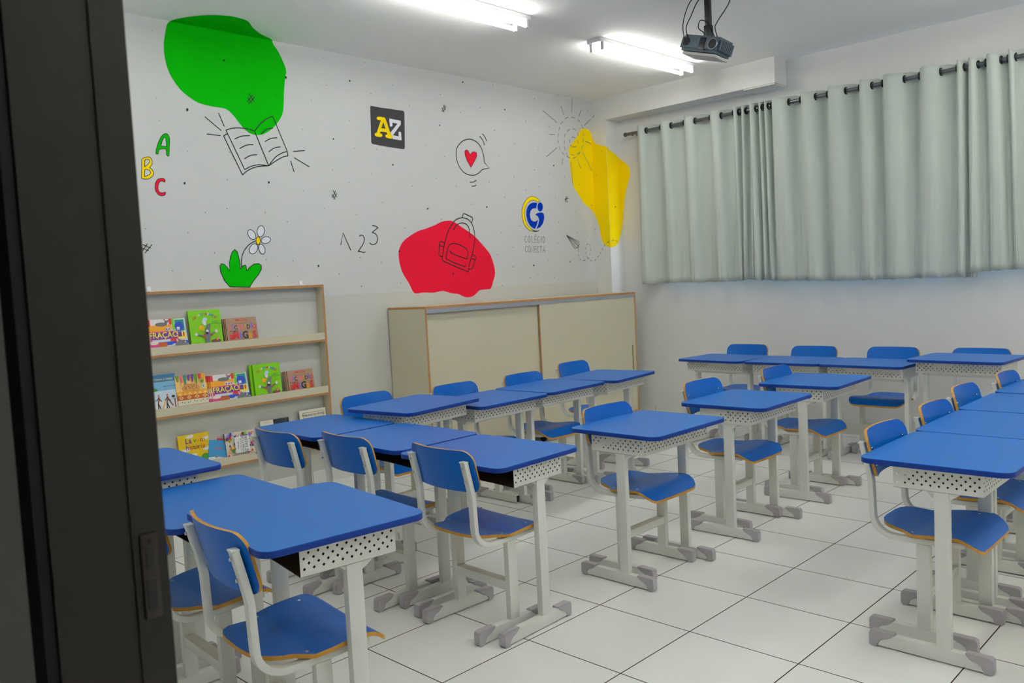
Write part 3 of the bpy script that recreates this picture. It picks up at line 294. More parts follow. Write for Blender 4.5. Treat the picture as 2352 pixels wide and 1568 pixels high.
('painted_numbers','thin dark handwritten numbers 1 2 3 on the white wall','wall painting',None,[('L','ink',2,'M',[(1.794,1.7577),(1.8219,1.8496),(1.8831,1.717)],0.0072),('L','ink',2,'M',[(1.9676,1.8218),(1.9705,1.8242),(1.9747,1.8277),(1.9794,1.831),(1.984,1.833),(1.9885,1.8335),(1.9933,1.8331),(1.9981,1.8316),(2.0023,1.8288),(2.0065,1.8246),(2.0108,1.8191),(2.014,1.8124),(2.015,1.805),(2.014,1.7969),(2.0113,1.788),(2.0067,1.778),(1.9996,1.7666),(1.9882,1.7518),(1.9731,1.7344),(1.9586,1.7183),(1.9486,1.7072)],0.0074),('L','ink',2,'M',[(1.9486,1.7072),(1.9521,1.7075),(1.9571,1.708),(1.963,1.7083),(1.9693,1.7079),(1.9765,1.7062),(1.9848,1.7036),(1.9929,1.7011),(1.9998,1.7),(2.0052,1.7008),(2.0097,1.7028),(2.0133,1.7051),(2.0159,1.7067)],0.0074),('L','ink',2,'M',[(2.0953,1.9094),(2.1,1.9088),(2.1066,1.9081),(2.1141,1.907),(2.1216,1.9054),(2.1295,1.9028),(2.1382,1.8993),(2.1461,1.896),(2.1516,1.8937)],0.0075),('L','ink',2,'M',[(2.1516,1.8937),(2.0912,1.8543)],0.0074),('L','ink',2,'M',[(2.0912,1.8543),(2.0971,1.853),(2.1056,1.8514),(2.1148,1.8488),(2.1223,1.845),(2.1281,1.8396),(2.1332,1.8328),(2.1371,1.8253),(2.1394,1.8175),(2.14,1.8089),(2.139,1.7996),(2.1368,1.7906),(2.1336,1.7828),(2.1293,1.7766),(2.1238,1.7713),(2.1176,1.767),(2.1108,1.7638),(2.1032,1.7618),(2.0947,1.7609),(2.0863,1.7611),(2.0789,1.7621),(2.0726,1.7648),(2.0669,1.7689),(2.0622,1.7731),(2.0589,1.7759)],0.0075)]),
('painted_logo','black square logo with yellow letter A and white letter Z','logo',None,[('F','black',1,'M',[(2.1467,2.8222),(2.15,2.8303),(2.1605,2.8326),(2.2432,2.8289),(2.3491,2.8296),(2.4574,2.8289),(2.4756,2.8275),(2.4821,2.8173),(2.4751,2.685),(2.4646,2.5349),(2.4595,2.5253),(2.4453,2.5225),(2.2908,2.5282),(2.1519,2.5384),(2.1402,2.5424),(2.1358,2.5531)]),('F','yellow',2,'M',[(2.2016,2.7396),(2.204,2.7482),(2.2132,2.7552),(2.2377,2.7573),(2.2797,2.7555),(2.2877,2.7457),(2.3306,2.6317),(2.3459,2.6218),(2.3476,2.6106),(2.3425,2.6003),(2.3314,2.5956),(2.296,2.5976),(2.2787,2.6031),(2.2743,2.614),(2.2802,2.6229),(2.2982,2.6259),(2.2905,2.6421),(2.2326,2.6429),(2.2228,2.6289),(2.2418,2.6264),(2.2486,2.6145),(2.24,2.6025),(2.2258,2.5993),(2.1877,2.6006),(2.1744,2.6078),(2.1736,2.6202),(2.1793,2.6268),(2.1933,2.629),(2.2409,2.7297),(2.2113,2.73)]),('F','black',3,'M',[(2.2398,2.6696),(2.2634,2.7175),(2.283,2.6689)]),('F','white',2,'M',[(2.3255,2.753),(2.4384,2.7465),(2.4381,2.7185),(2.3516,2.6251),(2.4089,2.6203),(2.4096,2.6531),(2.4191,2.6591),(2.4352,2.6555),(2.4361,2.5941),(2.4249,2.5912),(2.3457,2.5949),(2.3482,2.6192),(2.3307,2.6331),(2.3279,2.6427),(2.4049,2.7209),(2.3535,2.7229),(2.3527,2.6973),(2.3385,2.6895),(2.3264,2.6948)])]),
('painted_speech_bubble','outlined speech bubble with a red heart','wall painting',None,[('L','ink',2,'M',[(3.3462,2.4774),(3.3462,2.487),(3.3462,2.5008),(3.3456,2.5166),(3.3435,2.5323),(3.3398,2.5485),(3.3349,2.5659),(3.3288,2.583),(3.3213,2.5982),(3.3122,2.6113),(3.3017,2.6232),(3.2901,2.6337),(3.2777,2.6426),(3.264,2.65),(3.2492,2.6558),(3.234,2.6602),(3.2196,2.6635),(3.2065,2.6657),(3.194,2.6668),(3.1812,2.6665),(3.1673,2.6647),(3.1514,2.6611),(3.1342,2.656),(3.1169,2.6496),(3.1008,2.642),(3.0858,2.633),(3.0712,2.6226),(3.0578,2.6113),(3.0465,2.5999),(3.0374,2.5884),(3.0299,2.5766),(3.0242,2.5642),(3.02,2.551),(3.0175,2.5366),(3.0167,2.5212),(3.0174,2.5055),(3.0194,2.4901),(3.0225,2.4749),(3.0269,2.4596),(3.0328,2.4447),(3.0404,2.4306),(3.0503,2.417),(3.062,2.4038),(3.075,2.3918),(3.0882,2.3818),(3.1015,2.374),(3.1154,2.3682),(3.1299,2.3638),(3.1449,2.3604),(3.161,2.3581),(3.1778,2.3569),(3.1946,2.357),(3.2105,2.3584),(3.2248,2.3613),(3.2383,2.3656),(3.2515,2.3711),(3.265,2.3778),(3.2803,2.3871),(3.2967,2.3985),(3.3113,2.4094),(3.3215,2.4169)],0.0081),('L','ink',2,'M',[(3.3462,2.4774),(3.4043,2.4327),(3.3215,2.4169)],0.0085),('F','ink',1,'M',[(3.1821,2.4207),(3.1403,2.475),(3.1181,2.5255),(3.1166,2.5584),(3.1372,2.5742),(3.1602,2.5684),(3.1815,2.5377),(3.2053,2.5585),(3.2363,2.5666),(3.262,2.5552),(3.2625,2.5265),(3.2327,2.4813)]),('F','red',2,'M',[(3.1826,2.4283),(3.1452,2.4769),(3.1233,2.5267),(3.1219,2.5574),(3.138,2.5697),(3.1562,2.5652),(3.18,2.5309),(3.208,2.5554),(3.2349,2.5624),(3.2567,2.5527),(3.2572,2.5268),(3.2281,2.4827)]),('L','ink',2,'M',[(3.3048,2.7025),(3.3114,2.6973),(3.3211,2.69),(3.3315,2.6812),(3.3402,2.6719),(3.3469,2.661),(3.3529,2.6483),(3.3578,2.6365),(3.3613,2.6284)],0.0084),('L','ink',2,'M',[(3.3388,2.7267),(3.3445,2.7229),(3.3528,2.7175),(3.3618,2.7109),(3.3695,2.7034),(3.3758,2.6939),(3.3815,2.6826),(3.3864,2.6719),(3.3898,2.6646)],0.0084),('L','ink',2,'M',[(3.1599,2.2965),(3.167,2.2967),(3.1772,2.2969),(3.1887,2.2976),(3.1995,2.2995),(3.2104,2.3034),(3.2219,2.3088),(3.2321,2.3142),(3.2393,2.3178)],0.0083),('L','ink',2,'M',[(3.1797,2.2631),(3.1853,2.2634),(3.1934,2.2637),(3.2023,2.2643),(3.2103,2.2655),(3.2174,2.2679),(3.2245,2.2711),(3.2306,2.2742),(3.2349,2.2763)],0.0083)]),
('painted_backpack_drawing','line drawing of a school backpack over the red blob','wall painting',None,[('L','ink',3,'M',[(2.7937,1.6359),(2.7995,1.658),(2.8077,1.6898),(2.8173,1.7249),(2.8273,1.7566),(2.8373,1.7841),(2.848,1.8105),(2.8595,1.8357),(2.8722,1.8594),(2.8867,1.882),(2.9028,1.9036),(2.9191,1.9232),(2.9345,1.9397),(2.9482,1.9525),(2.961,1.9624),(2.9739,1.97),(2.9879,1.9764),(3.0033,1.9814),(3.0196,1.9848),(3.0363,1.9867),(3.0527,1.9871),(3.0691,1.9864),(3.0856,1.9844),(3.1017,1.9805),(3.1166,1.9741),(3.1306,1.965),(3.1439,1.9534),(3.1558,1.9398),(3.1654,1.9242),(3.1727,1.9057),(3.178,1.8845),(3.1814,1.8628),(3.1833,1.8426),(3.1833,1.8252),(3.1816,1.8092),(3.1784,1.793),(3.1744,1.7751),(3.1693,1.7548),(3.1632,1.733),(3.1561,1.7106),(3.1482,1.6885),(3.139,1.6668),(3.1285,1.645),(3.1181,1.6235),(3.109,1.6025),(3.1011,1.5803),(3.0938,1.5575),(3.0878,1.5373),(3.0835,1.5233)],0.0083),('L','ink',3,'M',[(2.9404,1.8834),(2.9466,1.8913),(2.9554,1.9027),(2.966,1.9147),(2.9777,1.9243),(2.9909,1.9313),(3.0058,1.937),(3.0214,1.9411),(3.0366,1.9432),(3.0517,1.9434),(3.0671,1.9418),(3.0816,1.9383),(3.094,1.9327),(3.1039,1.925),(3.112,1.9153),(3.1185,1.9036),(3.1235,1.8901),(3.1266,1.8723),(3.1279,1.8511),(3.1283,1.8311),(3.1287,1.8173)],0.0082),('L','ink',3,'M',[(2.8373,1.6399),(2.8407,1.653),(2.8456,1.6719),(2.8513,1.6923),(2.8574,1.7098),(2.8631,1.7239),(2.869,1.7368),(2.8762,1.7479),(2.8858,1.7565),(2.8985,1.7625),(2.9135,1.7661),(2.93,1.7677),(2.9471,1.7677),(2.9653,1.7655),(2.985,1.7613),(3.0045,1.7557),(3.0223,1.7495),(3.0387,1.7426),(3.0542,1.7347),(3.0677,1.7262),(3.0782,1.7178),(3.0852,1.7099),(3.0893,1.7021),(3.0911,1.6938),(3.0914,1.6842),(3.0892,1.6718),(3.0845,1.6573),(3.0795,1.6439),(3.076,1.6346)],0.0082),('L','ink',3,'M',[(2.7937,1.6359),(2.805,1.6217),(2.9329,1.5753),(3.0835,1.5223)],0.0082),('L','ink',3,'M',[(2.8373,1.6399),(2.9225,1.6057),(3.0542,1.568),(3.0628,1.5956)],0.0083),('L','ink',3,'M',[(2.8852,1.6974),(2.94,1.6715),(3.076,1.6346)],0.0082),('L','ink',3,'M',[(2.8861,1.7096),(2.9028,1.6813)],0.0081),('L','ink',3,'M',[(3.0436,1.986),(3.0616,2.0205),(3.0748,2.0246),(3.164,1.9942),(3.171,1.9819),(3.154,1.948)],0.0083),('L','ink',3,'M',[(2.8262,1.7753),(2.7926,1.7864),(2.7758,1.7753),(2.76,1.6781),(2.7712,1.664),(2.7954,1.6591)],0.008),('L','ink',3,'M',[(2.7717,1.7531),(2.8199,1.7399)],0.008),('L','ink',3,'M',[(3.147,1.6722),(3.1792,1.6593),(3.1847,1.6447),(3.1697,1.6207),(3.1387,1.5585),(3.1179,1.5446),(3.0894,1.55)],0.0083),('L','ink',3,'M',[(3.1353,1.6386),(3.1739,1.6236)],0.0083)]),
('painted_logo','yellow and blue round school logo with lettering beneath','logo',None,[('F','ink',1,'M',[(4.055,2.1617),(4.0304,2.1851),(3.9922,2.2013),(3.9503,2.2062),(3.9013,2.1978),(3.8544,2.1678),(3.8163,2.1232),(3.7951,2.0663),(3.7933,2.0057),(3.8102,1.9497),(3.8484,1.9067),(3.8981,1.8832),(3.9559,1.8749),(3.9953,1.8775),(4.0326,1.8933),(3.996,1.8872),(3.9504,1.8894),(3.906,1.903),(3.8634,1.9374),(3.8381,1.9849),(3.8313,2.0412),(3.8427,2.0936),(3.8778,2.1382),(3.918,2.1613),(3.9573,2.1679),(3.9896,2.1647),(4.0182,2.1525)]),('F','yellow',2,'M',[(4.0485,2.1623),(4.0269,2.1827),(3.9887,2.198),(3.95,2.2027),(3.9043,2.1944),(3.8593,2.1658),(3.8213,2.1225),(3.8008,2.0665),(3.799,2.0058),(3.8154,1.9519),(3.8525,1.9102),(3.8984,1.8876),(3.9433,1.8814),(3.9057,1.8995),(3.8582,1.9352),(3.8324,1.9848),(3.8256,2.0411),(3.837,2.0935),(3.8735,2.1402),(3.915,2.1647),(3.9575,2.1715),(3.9898,2.1682),(4.0184,2.156)]),('F','blue',1,'M',[(4.0112,2.1461),(3.982,2.1495),(3.9493,2.1471),(3.9097,2.1348),(3.8756,2.1076),(3.8568,2.0679),(3.8537,2.0244),(3.8659,1.9723),(3.8953,1.9335),(3.9325,1.9121),(3.9644,1.9036),(3.9935,1.9437),(4.0134,1.9926),(3.9893,1.9767),(3.9562,1.9704),(3.9244,1.9799),(3.9067,2.0037),(3.9041,2.0386),(3.9147,2.0695),(3.942,2.0899),(3.9716,2.0951),(3.991,2.0935)]),('F','blue',1,'M',[(4.0886,2.1109),(4.0844,2.0942),(4.0751,2.0798),(4.0619,2.07),(4.0469,2.0663),(4.0325,2.0692),(4.0208,2.0783),(4.0135,2.0921),(4.0118,2.1086),(4.0159,2.1253),(4.0251,2.1396),(4.0382,2.1494),(4.0531,2.1532),(4.0676,2.1504),(4.0794,2.1414),(4.0868,2.1275)]),('F','blue',1,'M',[(3.9737,2.0337),(4.0011,2.0506),(4.0411,2.0587),(4.0808,2.0583),(4.0984,2.0432),(4.1002,2.0032),(4.0804,1.9583),(4.0378,1.92),(3.9806,1.9016),(4.0135,1.9484),(4.0262,1.9884),(4.0182,2.0148),(3.9994,2.0276)]),('L','ink2',1,'M',[(3.8454,1.8279),(3.8353,1.8369),(3.8239,1.8278),(3.8171,1.8067),(3.8182,1.7857),(3.8283,1.7767),(3.8423,1.7857)],0.006),('L','ink2',1,'M',[(3.8774,1.8364),(3.8657,1.8243),(3.8615,1.8032),(3.8654,1.7821),(3.8744,1.776),(3.8847,1.7881),(3.889,1.8093),(3.8863,1.8292),(3.8774,1.8364)],0.0061),('L','ink2',1,'M',[(3.9128,1.8359),(3.9085,1.7753),(3.9359,1.7772)],0.0061),('L','ink2',1,'M',[(3.9805,1.8356),(3.9529,1.8337),(3.9487,1.7747),(3.9763,1.7765)],0.0061),('L','ink2',1,'M',[(3.9509,1.8051),(3.9729,1.8064)],0.0061),('L','ink2',1,'M',[(4.0194,1.8278),(4.0061,1.8351),(3.9937,1.8167),(3.9892,1.7923),(3.9962,1.774),(4.0102,1.777),(4.0173,1.7985),(4.0035,1.7984)],0.0061),('L','ink2',1,'M',[(4.0424,1.8346),(4.038,1.7733)],0.0062),('L','ink2',1,'M',[(4.0789,1.8341),(4.0668,1.8218),(4.0625,1.8003),(4.0665,1.7788),(4.0759,1.7726),(4.0866,1.7849),(4.0909,1.8065),(4.0882,1.8268),(4.0789,1.8341)],0.0062),('L','ink2',2,'M',[(3.9568,1.8419),(3.9726,1.853)],0.0061),('L','ink2',1,'M',[(3.8465,1.7366),(3.8353,1.7453),(3.823,1.7367),(3.8157,1.7166),(3.8172,1.6964),(3.8283,1.6877),(3.8436,1.6962)],0.006),('L','ink2',1,'M',[(3.8708,1.7445),(3.8582,1.733),(3.8538,1.7128),(3.8582,1.6925),(3.8681,1.6867),(3.8793,1.6982),(3.8837,1.7184),(3.8807,1.7375),(3.8708,1.7445)],0.0061),('L','ink2',1,'M',[(3.8937,1.6858),(3.8978,1.7437),(3.9235,1.6855),(3.9276,1.7436)],0.0061),('L','ink2',1,'M',[(3.9765,1.7428),(3.9463,1.7412),(3.9423,1.6847),(3.9725,1.6862)],0.0061),('L','ink2',1,'M',[(3.9444,1.7138),(3.9685,1.7148)],0.0061),('L','ink2',1,'M',[(4.01,1.7333),(3.9985,1.7421),(3.9858,1.7334),(3.9783,1.713),(3.9799,1.6925),(3.9913,1.6836),(4.0071,1.6923)],0.0061),('L','ink2',1,'M',[(4.0172,1.7414),(4.0476,1.7413)],0.0062),('L','ink2',1,'M',[(4.0324,1.7413),(4.0282,1.6826)],0.0062),('L','ink2',1,'M',[(4.0594,1.6817),(4.0789,1.7405),(4.0901,1.6814)],0.0062),('L','ink2',1,'M',[(4.067,1.7022),(4.0854,1.7021)],0.0062)]),
('painted_sun_drawing','dashed spiral sun line drawing above the yellow blob','wall painting',None,[('L','ink2',2,'M',[(4.5199,2.7425),(4.5222,2.7567),(4.5265,2.7759),(4.5289,2.7816)],0.0064),('L','ink2',2,'M',[(4.5555,2.8026),(4.5734,2.807),(4.5947,2.8057),(4.6099,2.8023)],0.0064),('L','ink2',2,'M',[(4.6409,2.7836),(4.6479,2.7698),(4.6482,2.7557),(4.6466,2.7507)],0.0064),('L','ink2',2,'M',[(4.6237,2.7225),(4.602,2.7146),(4.5775,2.7099),(4.5711,2.7088)],0.0064),('L','ink2',2,'M',[(4.5665,2.7078),(4.5515,2.715),(4.5321,2.7244),(4.527,2.7269)],0.0064),('L','ink2',2,'M',[(4.482,2.6117),(4.474,2.6261),(4.4654,2.6412),(4.4624,2.6466)],0.0063),('L','ink2',2,'M',[(4.451,2.6702),(4.4466,2.6822),(4.443,2.6997),(4.4423,2.7057)],0.0063),('L','ink2',2,'M',[(4.4418,2.7316),(4.4426,2.7449),(4.444,2.7581),(4.4452,2.7666)],0.0063),('L','ink2',2,'M',[(4.4508,2.7933),(4.4553,2.8072),(4.4648,2.8273),(4.4648,2.8273)],0.0063),('L','ink2',2,'M',[(4.4879,2.8532),(4.5153,2.8701),(4.537,2.8794)],0.0064),('L','ink2',2,'M',[(4.5771,2.8887),(4.6042,2.8869),(4.6278,2.8783),(4.6278,2.8783)],0.0064),('L','ink2',2,'M',[(4.6472,2.856),(4.6532,2.8422),(4.658,2.8286),(4.6594,2.8244)],0.0064),('L','ink2',2,'M',[(4.7389,2.9055),(4.7281,2.9199),(4.7182,2.9336),(4.7155,2.9372)],0.0065),('L','ink2',2,'M',[(4.6977,2.9588),(4.6851,2.9714),(4.6705,2.981),(4.6656,2.9836)],0.0064),('L','ink2',2,'M',[(4.6204,2.995),(4.5868,2.9979),(4.5668,2.9989)],0.0064),('L','ink2',2,'M',[(4.5189,2.9933),(4.4916,2.9823),(4.4736,2.9733),(4.4674,2.9698)],0.0063),('L','ink2',2,'M',[(4.4322,2.9454),(4.4169,2.9309),(4.4034,2.9141),(4.4034,2.9141)],0.0063),('L','ink2',2,'M',[(4.3856,2.8861),(4.3784,2.8723),(4.3718,2.8585),(4.3679,2.8493)],0.0063),('L','ink2',2,'M',[(4.3586,2.8231),(4.3553,2.8104),(4.3527,2.7976),(4.3513,2.7892)],0.0063),('L','ink2',2,'M',[(4.3496,2.7641),(4.3504,2.746),(4.3529,2.7286),(4.3529,2.7286)],0.0063),('L','ink2',2,'M',[(4.3612,2.7008),(4.3685,2.6847),(4.3778,2.6697),(4.3778,2.6697)],0.0063),('L','ink2',2,'M',[(4.3969,2.6478),(4.4122,2.637),(4.4302,2.6275),(4.4367,2.6247)],0.0063),('L','ink2',2,'M',[(4.4694,2.6125),(4.4926,2.6053),(4.5185,2.5984),(4.5185,2.5984)],0.0064),('L','ink2',2,'M',[(4.5589,2.6001),(4.5929,2.6116),(4.6115,2.6203),(4.6115,2.6203)],0.0064),('L','ink2',2,'M',[(4.6469,2.6416),(4.6625,2.6543),(4.6776,2.6691),(4.6825,2.6743)],0.0065),('L','ink2',2,'M',[(4.7048,2.7023),(4.7161,2.7194),(4.7246,2.7359),(4.727,2.7414)],0.0065),('L','ink2',2,'M',[(4.7342,2.7697),(4.7366,2.7867),(4.7382,2.8031),(4.7387,2.8085)],0.0065),('L','ink2',2,'M',[(4.7412,2.8344),(4.742,2.8503),(4.7423,2.8654),(4.7424,2.8702)],0.0065),('L','ink2',2,'M',[(4.5277,2.6321),(4.5516,2.6305),(4.5851,2.6295),(4.5851,2.6295)],0.0064),('L','ink2',2,'M',[(4.6259,2.6396),(4.6557,2.6562),(4.6713,2.6659)],0.0064),('L','ink2',3,'M',[(4.1517,3.0167),(4.3473,2.924)],0.0063),('L','ink2',3,'M',[(4.4169,3.0852),(4.4572,3.0082)],0.0063),('L','ink2',3,'M',[(4.6246,3.2186),(4.5919,3.1975),(4.5744,3.0435)],0.0064),('L','ink2',3,'M',[(4.7244,3.0915),(4.6803,3.0148)],0.0064),('L','ink2',3,'P',[(3.0448,3.0392),(3.0725,3.0239)],0.0064),('L','ink2',3,'M',[(4.8634,3.007),(4.8286,2.9833),(4.7939,2.9598),(4.7595,2.9364)],0.0065),('L','ink2',3,'M',[(4.2261,2.8012),(4.309,2.8059)],0.0062),('L','ink2',3,'M',[(4.1732,2.588),(4.3283,2.6846)],0.0063),('L','ink2',3,'M',[(4.4082,2.5922),(4.3903,2.5233)],0.0063),('L','ink2',3,'M',[(4.7672,2.782),(4.8119,2.7741),(4.857,2.7662)],0.0065),('L','ink2',3,'M',[(4.7181,2.6722),(4.8478,2.4987)],0.0066),('L','ink2',3,'M',[(4.6345,2.5867),(4.6745,2.507)],0.0065),('L','ink2',3,'M',[(4.5275,2.565),(4.5412,2.3469)],0.0064)]),
('painted_paper_plane_drawing','small paper plane line drawing with a dashed flight trail','wall painting',None,[('L','ink2',3,'M',[(4.4127,1.8464),(4.6033,1.782),(4.5819,1.7355),(4.5304,1.7125),(4.4127,1.8464)],0.0065),('L','ink2',3,'M',[(4.4127,1.8464),(4.5826,1.7457)],0.0065),('L','ink2',3,'M',[(4.4127,1.8464),(4.5538,1.724)],0.0065),('L','ink2',3,'M',[(4.4127,1.8464),(4.5909,1.7675)],0.0065),('L','ink2',3,'M',[(4.5538,1.724),(4.5879,1.7238),(4.5978,1.7675)],0.0065),('L','ink2',2,'M',[(4.5823,1.7093),(4.5809,1.6884),(4.5806,1.6837)],0.006),('L','ink2',2,'M',[(4.58,1.6646),(4.5808,1.6512),(4.5845,1.6374)],0.006),('L','ink2',2,'M',[(4.5945,1.6202),(4.6084,1.6071),(4.6196,1.6015)],0.0061),('L','ink2',2,'M',[(4.6473,1.5973),(4.671,1.5987),(4.6888,1.6012)],0.0061),('L','ink2',2,'M',[(4.718,1.608),(4.7422,1.6198),(4.7479,1.6253)],0.0061),('L','ink2',2,'M',[(4.7602,1.6464),(4.7631,1.6543),(4.7655,1.6625),(4.7677,1.6706)],0.0061),('L','ink2',2,'M',[(4.7726,1.6913),(4.7749,1.7049),(4.7759,1.7142)],0.0061),('L','ink2',2,'M',[(4.7758,1.7389),(4.7688,1.7552),(4.7647,1.7593)],0.0061),('L','ink2',2,'M',[(4.7408,1.7673),(4.7254,1.7595),(4.7148,1.7496)],0.0061),('L','ink2',2,'M',[(4.7033,1.7306),(4.6997,1.7143),(4.6987,1.7047)],0.0061),('L','ink2',2,'M',[(4.6985,1.6845),(4.7001,1.67),(4.7028,1.6571)],0.0061),('L','ink2',2,'M',[(4.7131,1.6356),(4.7287,1.6176),(4.7349,1.6125)],0.0061),('L','ink2',2,'M',[(4.7564,1.5999),(4.783,1.5909),(4.7924,1.5893)],0.0061),('L','ink2',2,'M',[(4.8291,1.5938),(4.8386,1.5976),(4.8481,1.6023),(4.8575,1.6076)],0.0062),('L','ink2',2,'P',[(3.0833,1.6248),(3.0766,1.6308),(3.07,1.6372),(3.0637,1.6441)],0.0062),('L','ink2',2,'P',[(3.0513,1.6586),(3.0421,1.67),(3.0359,1.6775)],0.0061),('L','ink2',2,'P',[(3.0234,1.6933),(3.0142,1.7061),(3.008,1.7147)],0.0061),('L','ink2',2,'P',[(2.9955,1.7311),(2.9824,1.7446),(2.9756,1.7499)],0.0061),('L','ink2',2,'P',[(2.9552,1.7622),(2.933,1.7706),(2.925,1.773)],0.0061),('L','ink2',2,'S',[(4.8916,1.7807),(4.9051,1.7831),(4.9183,1.785),(4.9308,1.7864)],0.0061),('L','ink2',2,'S',[(4.9602,1.7855),(4.9791,1.7753),(4.9878,1.7673)],0.0061)]),
